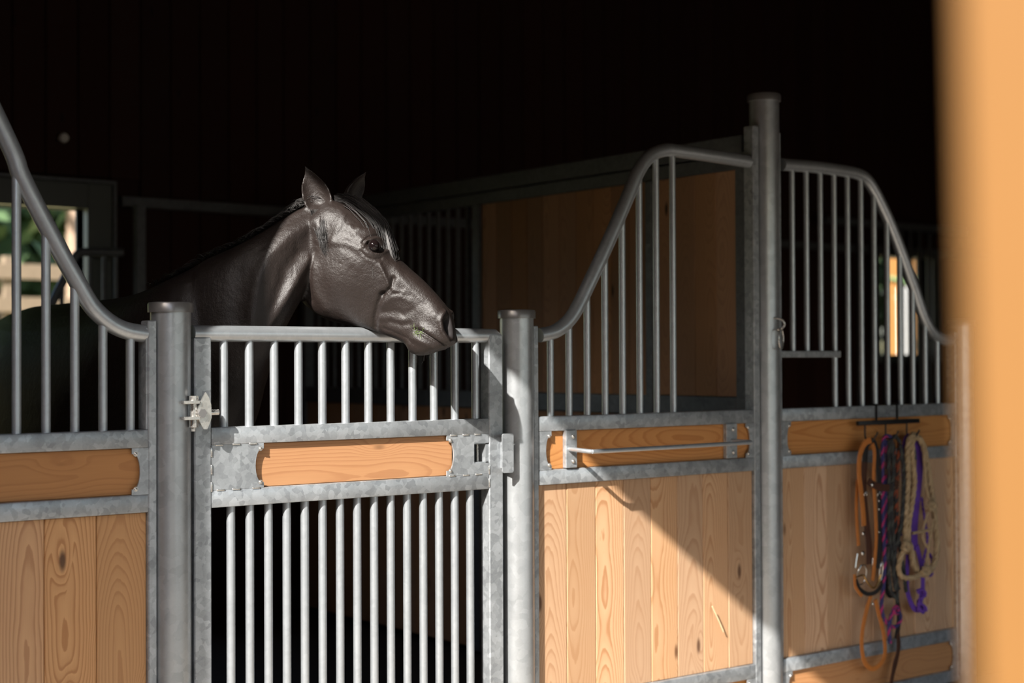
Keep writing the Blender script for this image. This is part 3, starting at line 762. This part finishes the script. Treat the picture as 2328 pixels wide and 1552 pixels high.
# ears: cupped leaf, crescent cross-section. axis base->tip, opening direction
def ear(base, tip, openv, w0, bend):
    A = (tip-base); Ln = A.length; A = A/Ln
    O = (openv-A*openv.dot(A)).normalized(); W = A.cross(O)
    rings = []
    for i in range(15):
        u = i/14
        wd = w0*(0.62+1.5*u*(1-u)*1.25)*(1-u**2.6)+.0035
        c = base+A*(Ln*u)+bend*(math.sin(u*math.pi*.9)*.5 - u*.15)
        ang = 1.25*(1-.35*u)
        th = .006*(1-u*.6)
        pts = []
        for k in range(9):
            a = -ang*1.25+2*ang*1.25*k/8
            pts.append(c+W*(wd*math.sin(a))-O*(wd*.85*(math.cos(a)-.35)+th))
        for k in range(8, -1, -1):
            a = -ang*1.25+2*ang*1.25*k/8
            pts.append(c+W*((wd-th)*math.sin(a)*.96)-O*((wd-th)*.85*(math.cos(a)-.35)-th*.4))
        rings.append(pts)
    add_part(loft(rings))
e_b = on_head(736, 482, .046); e_t = on_head(692, 374, .058)
ear(e_b, e_t, Vector((-.55, -.75, .05))-HH*.15, .046, Vector((-.010, -.006, 0)))
f_b = on_head(790, 466, -.050); f_t = on_head(836, 388, -.080)
ear(f_b, f_t, HH*.75+HN*.2-Vector((.1,.5,0)), .040, Vector((.006, -.004, 0)))

def remesh_horse():
    me = meshdata('horse_raw', HV, HF)
    bm = bmesh.new(); bm.from_mesh(me); bmesh.ops.recalc_face_normals(bm, faces=bm.faces[:]); bm.to_mesh(me); bm.free()
    ob = bpy.data.objects.new('horse_raw', me); COL.objects.link(ob)
    md = ob.modifiers.new('r', 'REMESH'); md.mode = 'VOXEL'; md.voxel_size = 0.0052; md.adaptivity = 0.0
    dg = bpy.context.evaluated_depsgraph_get(); dg.update()
    out = bpy.data.meshes.new_from_object(ob.evaluated_get(dg))
    bpy.data.objects.remove(ob); bpy.data.meshes.remove(me)
    bm = bmesh.new(); bm.from_mesh(out)
    for _ in range(5): bmesh.ops.smooth_vert(bm, verts=bm.verts[:], factor=.5, use_axis_x=True, use_axis_y=True, use_axis_z=True)
    # finer skin on the head
    def inhead(p):
        q = p-HP0; return q.dot(HH) > -.46 and p.z > 1.38 and p.y < .32
    es = [e for e in bm.edges if inhead(e.verts[0].co) and inhead(e.verts[1].co)]
    bmesh.ops.subdivide_edges(bm, edges=es, cuts=1, use_grid_fill=True)
    hv = [v for v in bm.verts if inhead(v.co)]
    for _ in range(3): bmesh.ops.smooth_vert(bm, verts=hv, factor=.5, use_axis_x=True, use_axis_y=True, use_axis_z=True)
    bm.to_mesh(out); bm.free()
    return out
hme = remesh_horse()

# --- sculpt: each stroke is a line on the side of the head in picture measure, spread, height in mm
PXM = 4.62/FPX
STROKES = [
 # orbit, lids
 ([(846, 556)], 28, 6), ([(838, 554), (851, 557), (861, 561)], 6.5, -9),
 ([(829, 561), (834, 549), (847, 542), (860, 545), (868, 557)], 3.8, 4.2), ([(827, 552), (835, 539), (850, 533), (864, 537)], 2.6, -3.0),
 ([(816, 520), (835, 522), (856, 528), (872, 541)], 8, 6), ([(830, 564), (838, 574), (850, 579), (862, 576), (869, 567)], 4.5, 2.6), ([(824, 571), (836, 585), (850, 591), (863, 587)], 3.0, -2.6),
 # hollows and ridges over the eye
 ([(803, 492), (815, 500), (824, 508)], 16.4, -4.20), ([(782, 488), (772, 515), (763, 545)], 7.5, 1.68), ([(797, 512), (808, 532), (824, 546)], 6.3, 1.89), ([(785, 525), (800, 540)], 9.0, -1.68),
 ([(752, 500), (748, 530)], 10.5, -1.68), ([(768, 470), (775, 490)], 9.0, 1.68),
 # cheek bone, facial crest
 ([(762, 552), (795, 553), (825, 570), (850, 594), (867, 615), (880, 646)], 10, 4), ([(862, 600), (874, 628), (884, 652)], 4, 3),
 ([(890, 632), (886, 650), (877, 662), (864, 669)], 4.8, -7), ([(883, 656)], 4.5, -3),
 # jaw muscle
 ([(770, 630)], 52, 12), ([(715, 610), (716, 660), (735, 700)], 14, 5), ([(866, 668), (854, 692), (846, 718), (840, 744)], 6.5, -8), ([(780, 575), (820, 600)], 16, 3),
 # side of the nose and mouth
 ([(856, 694), (880, 680), (905, 674), (924, 684)], 7.2, 1.92), ([(864, 708), (888, 706), (912, 713), (930, 704)], 7.9, -2.31), ([(852, 722), (878, 722), (905, 729)], 7.2, 1.54), ([(880, 730), (905, 739), (922, 735)], 6.1, -2.12),
 ([(888, 602), (906, 630), (928, 658), (950, 680)], 6.1, 1.35), ([(878, 612), (890, 640), (905, 655)], 9.7, -1.92), ([(884, 655), (897, 662), (912, 664)], 4.2, 1.54), ([(889, 667), (905, 665)], 3.6, -1.54),
 ([(940, 690), (965, 715)], 24.2, 1.15), ([(860, 745), (890, 757), (915, 768), (930, 782)], 3.6, -1.54),
 # nostril
 ([(1020, 710), (1014, 728), (1017, 747), (1024, 764)], 6.0, -30), ([(1006, 703), (1000, 728), (1004, 753), (1016, 775)], 5, 6), ([(1029, 714), (1031, 738)], 4, 3), ([(990, 715)], 14, 4),
 # mouth
 ([(946, 748), (962, 754), (982, 768), (998, 780), (1012, 790)], 2.3, -7), ([(958, 742), (985, 758), (1008, 776)], 8, 3.5), ([(942, 768), (965, 780), (990, 792)], 8, 4.5), ([(944, 750)], 5, -3),
 # behind the jaw
 ([(722, 560), (708, 595), (699, 635), (702, 680)], 9, -5), ([(728, 520), (720, 560)], 8, 3),
]
NECK = [([(716, 505), (660, 535), (612, 580), (590, 635), (578, 700), (572, 770)], 18, 11), ([(680, 575), (652, 612), (634, 665), (622, 740)], 16, -9),
        ([(700, 590), (682, 622), (660, 658), (636, 700), (612, 745)], 11, 10), ([(694, 665), (676, 695), (655, 740)], 10, -5), ([(700, 482), (650, 505), (610, 535)], 9, -3), ([(545, 620), (535, 720)], 18, -4)]
def seg_dist(P, pts):
    d = np.full(len(P), 1e9)
    if len(pts) == 1: return np.hypot(P[:, 0]-pts[0][0], P[:, 1]-pts[0][1])
    for a, b in zip(pts, pts[1:]):
        a = np.array(a); b = np.array(b); ab = b-a
        t = np.clip(((P-a)@ab)/(ab@ab), 0, 1)
        q = P-(a+t[:, None]*ab); d = np.minimum(d, np.hypot(q[:, 0], q[:, 1]))
    return d
def sculpt(me):
    n = len(me.vertices); co = np.zeros(n*3); me.vertices.foreach_get('co', co); co = co.reshape(-1, 3)
    no = np.zeros(n*3); me.vertex_normals.foreach_get('vector', no); no = no.reshape(-1, 3)
    h = np.array(HH); nn = np.array(HN); p0 = np.array(HP0)
    q = co-p0; a = q@h; la = q@nn; z = co[:, 2]
    sel = np.where((a > -.42) & (z > 1.33) & (co[:, 1] < .25))[0]
    A = np.stack([a[sel], z[sel]], 1); lat = la[sel]; side = np.clip((np.abs(lat)-.012)/.022, 0, 1); side = side*side*(3-2*side)
    dn = np.zeros(len(sel))
    for pts, sg, amp in STROKES:
        off = -.085 if pts[0][0] < 900 else -.055
        L2 = []
        for px, py in pts:
            P = on_head(px, py, -off); x_, z_, _ = hc(P); L2.append((x_, z_))
        d = seg_dist(A, L2); s = sg*PXM
        dn += amp*.001*np.exp(-(d/s)**2)*side
    co[sel] += no[sel]*dn[:, None]
    L2 = [hc(on_head(px, py, .055))[:2] for px, py in NOSTRIL]
    inn = np.zeros(n, bool); inn[sel] = (seg_dist(A, L2) < 6.6*PXM) & (np.abs(lat) > .012)
    # neck, near side, by its own surface measure
    v = co-CAM; dz = v@FW; X = IW/2+FPX*(v@RT)/dz; Y = IH/2-FPX*(v@UP)/dz
    facing = np.clip(-(no*v).sum(1)/np.linalg.norm(v, axis=1), 0, 1)
    sel = np.where((X > 430) & (X < 730) & (Y > 440) & (Y < 860) & (co[:, 1] < .5) & (facing > .05))[0]
    P = np.stack([X[sel], Y[sel]], 1); dn = np.zeros(len(sel))
    for pts, sg, amp in NECK: dn += amp*.001*np.exp(-(seg_dist(P, pts)/sg)**2)
    co[sel] += no[sel]*(dn*np.clip(facing[sel]*2.5, 0, 1))[:, None]
    me.vertices.foreach_set('co', co.ravel()); me.update()
    return inn
NOSTRIL = [(1020, 710), (1014, 728), (1017, 747), (1024, 764)]
INN = sculpt(hme)
hme.polygons.foreach_set('use_smooth', [True]*len(hme.polygons)); hme.name = 'body'
horse = empty('horse', (2.16, .9, .02), 'glossy black horse with its head over the gate, facing right', 'horse')
bodyo = link('body', hme, 'coat', horse)
hme.materials.append(M['nostril'])
mi = np.zeros(len(hme.polygons), dtype=np.int32)
for pgi, pg in enumerate(hme.polygons):
    if INN[pg.vertices[0]] and all(INN[v_] for v_ in pg.vertices): mi[pgi] = 1
hme.polygons.foreach_set('material_index', mi)
# eyes
for sgn in (1, -1):
    if sgn == 1: ec = on_head(850, 558, .0865)
    else:
        e0 = on_head(850, 558, .0865); ec = e0+HN*.173
    bm = bmesh.new(); bmesh.ops.create_uvsphere(bm, u_segments=28, v_segments=18, radius=.0185)
    link('eye', bm_mesh('eye', bm, True), 'eye', horse, ec)

# hair: many thin tapering strands
def strands(name, lst, parent):
    V = []; F = []
    for pts, r in lst:
        n = len(pts); P = [Vector(p) for p in pts]
        t0 = (P[-1]-P[0]).normalized(); u = t0.orthogonal().normalized(); w_ = t0.cross(u)
        k0 = len(V)
        for i, p in enumerate(P):
            rr = r*(1-.85*(i/(n-1)))
            for k in range(3):
                a = 2.094*k; V.append(p+u*(rr*math.cos(a))+w_*(rr*math.sin(a)))
        for i in range(n-1):
            for k in range(3):
                F.append((k0+i*3+k, k0+i*3+(k+1) % 3, k0+(i+1)*3+(k+1) % 3, k0+(i+1)*3+k))
    o = link(name, meshdata(name, V, F, True), 'hair', parent); o['kind'] = 'stuff'; return o
rg = random.Random(11)
def path_at(P, u):
    x = u*(len(P)-1); i = min(int(x), len(P)-2); return P[i]+(P[i+1]-P[i])*(x-i)
# forelock
lines = []
fl = catmull([on_head(*p) for p in ((762, 452), (800, 455), (838, 478), (868, 508), (886, 548), (898, 590), (906, 640))], 6)
for i in range(300):
    s0 = rg.uniform(0, .25); s1 = min(1, s0+rg.uniform(.35, .85)); lat = rg.gauss(0, .022)-.012
    pts = []
    lift = rg.uniform(.002, .016)
    for k in range(7):
        u = s0+(s1-s0)*k/6; p = path_at(fl, u)
        spread = lat*(.5+.7*u) - max(0, u-.6)*.03
        tn = (path_at(fl, min(1, u+.05))-path_at(fl, max(0, u-.05))).normalized(); nup = HN.cross(tn); nup = nup if nup.z > 0 else -nup
        pts.append(p+HN*spread+nup*(lift+.004-abs(spread)*.55)+Vector((rg.gauss(0, .0012), 0, rg.gauss(0, .0012))))
    lines.append((pts, rg.uniform(.0007, .0024)))
for i in range(70):
    a = rg.gauss(0, 1)
    pts = [on_head(868+a*5, 512, .012+a*.004), on_head(879+a*4, 548, .030), on_head(889+a*3.5, 585, .036), on_head(898+a*2.5, 622, .036), on_head(906+a*2, 640+rg.uniform(-15, 20), .032)]
    lines.append((catmull(pts, 2), rg.uniform(.0007, .0018)))
strands('forelock', lines, horse)
# mane lying along the crest
lines = []
crest = catmull([(atY(px, py, Y)) for px, py, Y in ((742, 460, .145), (700, 466, .162), (650, 492, .178), (596, 528, .210), (534, 562, .275), (470, 590, .36), (412, 624, .43), (350, 656, .64))], 6)
for i in range(800):
    u = rg.random()**1.15; p = path_at(crest, u); tn = (path_at(crest, min(1, u+.03))-path_at(crest, max(0, u-.03))).normalized()
    lat = tn.cross(Vector((0, 0, 1))).normalized()
    if lat.dot(Vector(FW)) < 0: lat = -lat
    ln = rg.uniform(.05, .13); far = rg.uniform(-.12, .9); pts = []
    b0 = p+lat*rg.gauss(0, .010)-Vector((0, 0, .004))
    for k in range(6):
        f = k/5
        pts.append(b0+tn*(ln*f*rg.uniform(.55, .75))+lat*(far*ln*f)+Vector((0, 0, .010+.022*math.sin(f*2.2)-.055*f*f*max(.25, far))))
    lines.append((pts, rg.uniform(.0007, .0024)))
strands('mane', lines, horse)
# lock hanging behind the near ear
lines = []
for i in range(110):
    a = rg.gauss(0, 1); e = rg.uniform(520, 585)
    pts = [on_head(724+a*8+rg.gauss(0, 2), 476, .068), on_head(724+a*7, 503, .088+rg.uniform(0, .008)), on_head(729+a*5.5, 530, .096+rg.uniform(0, .010)), on_head(734+a*4.5, .5*(530+e)+6, .101+rg.uniform(0, .010)), on_head(741+a*4+rg.gauss(0, 2), e, .104+rg.uniform(0, .008))]
    lines.append((catmull(pts, 2), rg.uniform(.0007, .002)))
strands('ear_lock', lines, horse)
lines = []
for i in range(46):
    b0 = on_head(rg.uniform(935, 985), rg.uniform(796, 806), rg.uniform(-.03, .035)); ln = rg.uniform(.01, .035)
    lines.append(([b0, b0+Vector((.2*ln*rg.gauss(0, 1), 0, -.6*ln)), b0+Vector((.5*ln*rg.gauss(0, 1), 0, -ln))], .00035))
strands('chin_whiskers', lines, horse)

# ================================================================== TACK on the right panel
M['tan_leather'] = plain_mat('orange_tan_leather', (.52, .175, .035), rough=.45, nscale=60, amt=.2)
M['brown_leather'] = plain_mat('dark_brown_leather', (.070, .026, .014), rough=.42, nscale=50, amt=.35)
M['black_leather'] = plain_mat('black_leather', (.020, .017, .016), rough=.45, nscale=50, amt=.3)
M['navy_cord'] = plain_mat('navy_cord', (.035, .030, .13), rough=.8, nscale=300, amt=.4)
M['pink_cord'] = plain_mat('pink_cord', (.38, .025, .14), rough=.8, nscale=300, amt=.4)
M['black_cord'] = plain_mat('black_cord', (.022, .022, .024), rough=.75, nscale=300, amt=.4)
M['grey_cord'] = plain_mat('grey_green_cord', (.055, .06, .055), rough=.8, nscale=300, amt=.4)
M['rust_cord'] = plain_mat('rust_cord', (.26, .055, .02), rough=.8, nscale=300, amt=.4)
M['beige_cord'] = plain_mat('beige_cord', (.40, .285, .165), rough=.85, nscale=260, amt=.3)
M['beige_cord_b'] = plain_mat('light_beige_cord', (.46, .335, .20), rough=.85, nscale=260, amt=.3)
M['purple_web'] = plain_mat('purple_webbing', (.13, .045, .36), rough=.7, nscale=250, amt=.3)
M['copper'] = plain_mat('copper_mouthpiece', (.60, .36, .13), rough=.25, metal=.9, nscale=60, amt=.15, bump=0)
M['chrome'] = plain_mat('bright_chrome', (.75, .74, .72), rough=.15, metal=1.0, nscale=60, amt=.08, bump=0)
def wp(lst, Y=-.035):
    out = []
    for q in lst:
        out.append(atY(q[0], q[1], q[2] if len(q) > 2 else Y))
    return out
def rope(name, lst, r, mats, parent, turns=None, n=7, Y=-.035, closed=False):
    """twisted rope: each yarn is a helix round the path"""
    P = catmull(wp(lst, Y), n)
    # even steps
    L_ = [0.0]
    for a, b in zip(P, P[1:]): L_.append(L_[-1]+(b-a).length)
    tot = L_[-1]; r = r*1.18; step = r*1.1; m = max(8, min(260, int(tot/step)))
    Q = []; j = 0
    for i in range(m+1):
        s = tot*i/m
        while j < len(L_)-2 and L_[j+1] < s: j += 1
        f = (s-L_[j])/max(1e-9, L_[j+1]-L_[j]); Q.append(P[j]+(P[j+1]-P[j])*f)
    root = None
    k = len(mats); nrm = None
    H = [[] for _ in range(k)]
    for i, p in enumerate(Q):
        t_ = (Q[min(i+1, m)]-Q[max(i-1, 0)]).normalized()
        nrm = t_.orthogonal().normalized() if nrm is None else (nrm-t_*nrm.dot(t_)).normalized()
        bi = t_.cross(nrm)
        for s in range(k):
            a = 2*math.pi*(s/k + i*step/(r*7.5)); H[s].append(p+(nrm*math.cos(a)+bi*math.sin(a))*r*.5)
    for s in range(k): tube('yarn' if k > 1 else name, H[s], r*.62, mats[s], parent, 7)
def strap(name, lst, wd, mat, parent, th=.0028, n=6, Y=-.035, twist=None):
    P = catmull(wp(lst, Y), n)
    v, f = sweep(P, 1, 12, False, True, (th/2+.0005, wd*.85), up=(0, -1, 0) if not twist else twist)
    me = meshdata(name, v, f, True); me.set_sharp_from_angle(angle=math.radians(40))
    return link(name, me, mat, parent)
def concho(parent, px, py, r=.008, Y=-.042, mat='chrome', name='concho'):
    p = atY(px, py, Y)
    return lathe(name, [(0, -r*.5), (r*.6, -r*.42), (r*.95, -r*.1), (r, .002), (0, .002)], p, mat, parent, 16, 'Y')
def ringlet(parent, px, py, rx_, rz_, r=.0025, Y=-.045, mat='chrome', name='ring', sides=20, rot=0):
    c = atY(px, py, Y); pts = []
    for i in range(sides):
        a = 2*math.pi*i/sides+rot; pts.append(c+Vector((rx_*math.cos(a), -.006*math.sin(a), rz_*math.sin(a))))
    return tube(name, pts, r, mat, parent, 8, True)

rk = empty('tack_rack', atY(2020, 958, -.03), 'black metal tack rack hooked over the rail of the right panel', 'tack rack')
a, b_ = atY(1950, 962, -.032), atY(2088, 956, -.032); zr = (a.z+b_.z)/2
box('rack_bar', a.x, b_.x, -.040, -.022, zr-.009, zr+.009, 'black_metal', rk, .003, 2)
for px in (1995, 2042):
    x = ux(px, -.01)
    bm = bmesh.new()
    bm_box(bm, x-.0045, x+.0045, -.022, -.002, zr-.008, zr+.003); bm_box(bm, x-.0045, x+.0045, -.006, -.002, zr-.008, ZR[0]+.008); bm_box(bm, x-.0045, x+.0045, -.006, .050, ZR[0]+.001, ZR[0]+.006)
    link('hanger', bm_mesh('hanger', bm), 'black_metal', rk)
for px in (1967, 2014, 2062):
    p = atY(px, 975, -.032)
    tube('hook', catmull([(p.x, -.031, zr-.006), (p.x, -.031, zr-.050), (p.x+.002, -.038, zr-.066), (p.x+.006, -.062, zr-.068), (p.x+.010, -.080, zr-.046), (p.x+.012, -.084, zr-.034)], 5), .0035, 'black_metal', rk, 8)

# bridle
bd = empty('bridle', atY(1975, 1005, -.04), 'dark brown leather bridle with chrome bit and round studs', 'bridle')
strap('crown_strap', [(1966, 1050), (1969, 1015), (1978, 1003), (1987, 1008), (1993, 1030), (1998, 1075), (2001, 1120)], .018, 'black_leather', bd, Y=-.05)
strap('cheek_strap', [(1966, 1048), (1963, 1100), (1966, 1150), (1971, 1200), (1975, 1240), (1976, 1282)], .021, 'brown_leather', bd, Y=-.044)
strap('cheek_strap', [(2001, 1118), (2001, 1160), (2002, 1210), (2000, 1250), (1996, 1292)], .017, 'black_leather', bd, Y=-.044)
strap('browband', [(1974, 1092), (1985, 1101), (2005, 1108), (2032, 1106), (2040, 1092)], .017, 'brown_leather', bd, Y=-.056, twist=(0, -1, 0))
strap('keeper_strap', [(1996, 1060), (2010, 1070), (2030, 1078), (2044, 1086)], .013, 'brown_leather', bd, Y=-.05)
for px, py, r in ((1984, 1101, .0085), (2032, 1106, .0085), (1963, 1212, .0085), (1962, 1257, .0098), (2031, 1079, .005), (1999, 1157, .0055), (1999, 1138, .005), (1999, 1209, .004)): concho(bd, px, py, r, Y=-.058 if py < 1120 else -.049)
ringlet(bd, 1999, 1124, .011, .011, .0025); ringlet(bd, 1967, 1125, .008, .013, .0025)
ringlet(bd, 1959, 1306, .029, .042, .0035, sides=8, rot=.39, name='bit_cheek'); ringlet(bd, 2003, 1300, .010, .046, .0035, sides=8, rot=.39, name='bit_cheek')
tube('buckle', wp([(1949, 1258), (1946, 1275), (1944, 1290)], -.05), .0045, 'chrome', bd, 8)
tube('buckle', wp([(1984, 1268), (1984, 1280), (1985, 1296)], -.05), .004, 'chrome', bd, 8)
tube('mouthpiece', catmull(wp([(1945, 1312), (1962, 1307), (1970, 1320), (1985, 1336), (1996, 1325), (2002, 1306)], -.06), 5), [.0042]*26, 'copper', bd, 8)
strap('curb_strap', [(1944, 1310), (1952, 1335), (1970, 1349), (1988, 1347), (2000, 1336), (2007, 1322)], .010, 'black_leather', bd, Y=-.05)
# reins / orange strap
rn = empty('leather_reins', atY(1960, 1010, -.05), 'bright orange leather reins hanging in a long loop below the bridle', 'reins')
strap('rein', [(1980, 1000), (1966, 1008), (1955, 1035), (1953, 1075), (1958, 1120), (1962, 1160), (1964, 1195)], .015, 'tan_leather', rn, Y=-.058)
strap('rein', [(1950, 1090), (1947, 1150), (1949, 1200), (1952, 1240)], .010, 'tan_leather', rn, Y=-.040)
strap('rein', [(1983, 1008), (1988, 1030), (1986, 1090), (1990, 1160), (1992, 1220), (1988, 1280), (1984, 1320)], .011, 'tan_leather', rn, Y=-.054)
strap('rein_loop', [(1980, 1352), (1968, 1395), (1960, 1440), (1960, 1480), (1968, 1508), (1984, 1520), (2002, 1508), (2012, 1485), (2009, 1440), (1998, 1395), (1990, 1362)], .012, 'tan_leather', rn, Y=-.045)
strap('rein', [(1943, 1305), (1944, 1330), (1952, 1345), (1960, 1354)], .008, 'tan_leather', rn, Y=-.055)
concho(rn, 1985, 1372, .006)
# navy and pink rope halter
nh = empty('navy_rope_halter', atY(2010, 1000, -.04), 'navy and pink twisted rope halter with a knotted end', 'halter')
rope('a', [(2028, 995), (2016, 990), (2008, 1002), (2006, 1050), (2007, 1120), (2008, 1200), (2011, 1270), (2009, 1325), (2004, 1370), (2007, 1398), (2020, 1420), (2036, 1424), (2047, 1410), (2044, 1390), (2035, 1382)], .0065, ['navy_cord', 'pink_cord', 'navy_cord'], nh, Y=-.05)
rope('a', [(2034, 1382), (2026, 1400), (2021, 1425), (2022, 1445), (2023, 1462)], .0065, ['navy_cord', 'pink_cord', 'navy_cord'], nh, Y=-.058)
rope('a', [(2013, 1000), (2017, 1050), (2013, 1120), (2016, 1200), (2013, 1280)], .0060, ['navy_cord', 'pink_cord', 'navy_cord'], nh, Y=-.04)
rope('knot', [(2030, 1385), (2037, 1378), (2043, 1386), (2038, 1394), (2031, 1390), (2034, 1381), (2042, 1381)], .006, ['pink_cord', 'navy_cord', 'pink_cord'], nh, Y=-.066)
# black braided rope
bk = empty('black_braided_rope', atY(2024, 1000, -.04), 'black and grey braided rope hanging in several strands', 'rope')
for i, l in enumerate(([(2022, 1000), (2020, 1060), (2022, 1130), (2021, 1200), (2026, 1260), (2034, 1310), (2043, 1340)], [(2026, 998), (2031, 1060), (2027, 1140), (2030, 1210), (2034, 1270), (2038, 1320), (2040, 1370)], [(2046, 1010), (2054, 1060), (2054, 1120), (2050, 1180), (2042, 1225), (2035, 1250), (2031, 1290), (2036, 1340)],
                       [(2026, 996), (2036, 992), (2046, 1006)], [(2018, 1240), (2020, 1300), (2026, 1345), (2038, 1360)], [(2044, 1230), (2050, 1270), (2056, 1310), (2060, 1345)])):
    rope('a', l, .0068, ['black_cord', 'grey_cord', 'black_cord'], bk, Y=-.052-.004*(i % 3))
strap('tassel', [(2040, 1370), (2044, 1400), (2041, 1430), (2037, 1452)], .016, 'black_leather', bk, Y=-.03)
strap('noseband', [(2012, 1290), (2014, 1335), (2022, 1352), (2034, 1350)], .014, 'black_leather', bk, Y=-.03)
# rust cord
rc = empty('rust_braided_reins', atY(2038, 1005, -.04), 'thin rust and black braided reins between the black rope and purple halter', 'reins')
rope('a', [(2030, 1004), (2034, 1040), (2033, 1100), (2037, 1160), (2036, 1220), (2034, 1260)], .0058, ['rust_cord', 'black_cord', 'black_cord'], rc, Y=-.046)
rope('a', [(2044, 1006), (2041, 1060), (2038, 1130), (2041, 1190), (2040, 1240), (2034, 1262)], .0062, ['rust_cord', 'rust_cord', 'black_cord'], rc, Y=-.048)
# purple halter
ph = empty('purple_halter', atY(2075, 1000, -.04), 'purple webbing halter with a knotted tail behind the beige rope', 'halter')
strap('cheek_web', [(2068, 992), (2058, 1005), (2055, 1060), (2056, 1130), (2053, 1200), (2048, 1210)], .018, 'purple_web', ph, Y=-.034)
strap('cheek_web', [(2070, 992), (2084, 1003), (2091, 1030), (2090, 1080), (2084, 1140), (2079, 1200), (2080, 1250)], .024, 'purple_web', ph, Y=-.036)
rope('a', [(2095, 1130), (2102, 1180), (2108, 1230), (2100, 1270), (2094, 1310)], .0045, ['purple_web', 'purple_web'], ph, Y=-.034)
strap('nose_web', [(2064, 1260), (2062, 1330), (2068, 1362), (2078, 1382), (2090, 1386)], .014, 'purple_web', ph, Y=-.036)
strap('tail_web', [(2084, 1240), (2096, 1290), (2098, 1330), (2094, 1355), (2092, 1385)], .015, 'purple_web', ph, Y=-.040)
rope('knot', [(2086, 1345), (2096, 1340), (2102, 1350), (2094, 1362), (2086, 1370), (2098, 1376), (2104, 1388), (2090, 1388), (2088, 1372)], .008, ['purple_web', 'purple_web'], ph, Y=-.048)
rope('a', [(2104, 1250), (2116, 1265), (2122, 1290), (2114, 1310)], .006, ['purple_web', 'purple_web'], ph, Y=-.032)
# beige rope halter
bh = empty('beige_rope_halter', atY(2080, 990, -.05), 'beige rope halter with knots hanging nearest the orange jamb', 'halter')
BC = ['beige_cord', 'beige_cord_b', 'beige_cord']
for l, r, Y in (([(2088, 998), (2078, 988), (2068, 998), (2063, 1030), (2064, 1090), (2060, 1150), (2058, 1200), (2059, 1240)], .0105, -.060), ([(2084, 994), (2075, 1002), (2074, 1040), (2079, 1090), (2074, 1140), (2066, 1190), (2064, 1240)], .0095, -.066),
                ([(2086, 993), (2098, 1010), (2107, 1050), (2115, 1100), (2122, 1150), (2127, 1200), (2130, 1245), (2124, 1280), (2110, 1302), (2092, 1304), (2078, 1285), (2072, 1255), (2068, 1235)], .0105, -.060),
                ([(2100, 1020), (2103, 1070), (2108, 1120), (2120, 1150), (2128, 1190)], .006, -.066),
                ([(2060, 1240), (2050, 1262), (2043, 1290), (2048, 1308), (2064, 1314), (2084, 1310), (2102, 1300), (2114, 1288)], .009, -.074), ([(2075, 1212), (2095, 1208), (2118, 1204)], .005, -.072), ([(2112, 1158), (2102, 1190), (2098, 1220), (2108, 1245)], .0045, -.07), ([(2122, 1180), (2114, 1225), (2108, 1270), (2108, 1290)], .005, -.075)):
    rope('a', l, r, BC, bh, Y=Y)
for px, py in ((2060, 1242), (2104, 1298), (2118, 1150)):
    rope('knot', [(px-6, py-5), (px+5, py-7), (px+8, py+2), (px-1, py+8), (px-8, py+2), (px+1, py-4), (px+7, py+5)], .008, BC, bh, Y=-.082)
# brown whip end
wh = empty('leather_thong', atY(2042, 1440, -.03), 'thin brown leather thong trailing down over the bottom rail', 'strap')
strap('thong', [(2041, 1428), (2042, 1450), (2043, 1470), (2037, 1505), (2030, 1530), (2022, 1575)], .012, 'brown_leather', wh, Y=-.03)
strap('thong', [(2041, 1440), (2040, 1480), (2032, 1510), (2028, 1540), (2024, 1575)], .008, 'brown_leather', wh, Y=-.036)
# chewed grass at the mouth
gl = []
M['fresh_grass'] = plain_mat('fresh_grass', (.16, .24, .07), rough=.6, nscale=100, amt=.4, bump=0)
rg = random.Random(5)
for i in range(26):
    p = on_head(rg.gauss(949, 6), rg.gauss(754, 5), .066); d = Vector((rg.gauss(0, 1), rg.gauss(0, .4), rg.gauss(0, 1))).normalized()*rg.uniform(.004, .010)
    gl.append(([p-d, p-HN*.002, p+d], .0008))
go = strands('chewed_grass', gl, None); go.data.materials.clear(); go.data.materials.append(M['fresh_grass']); go['kind'] = 'stuff'
tag(go, 'green flecks of chewed grass at the corner of the horse mouth', 'grass')
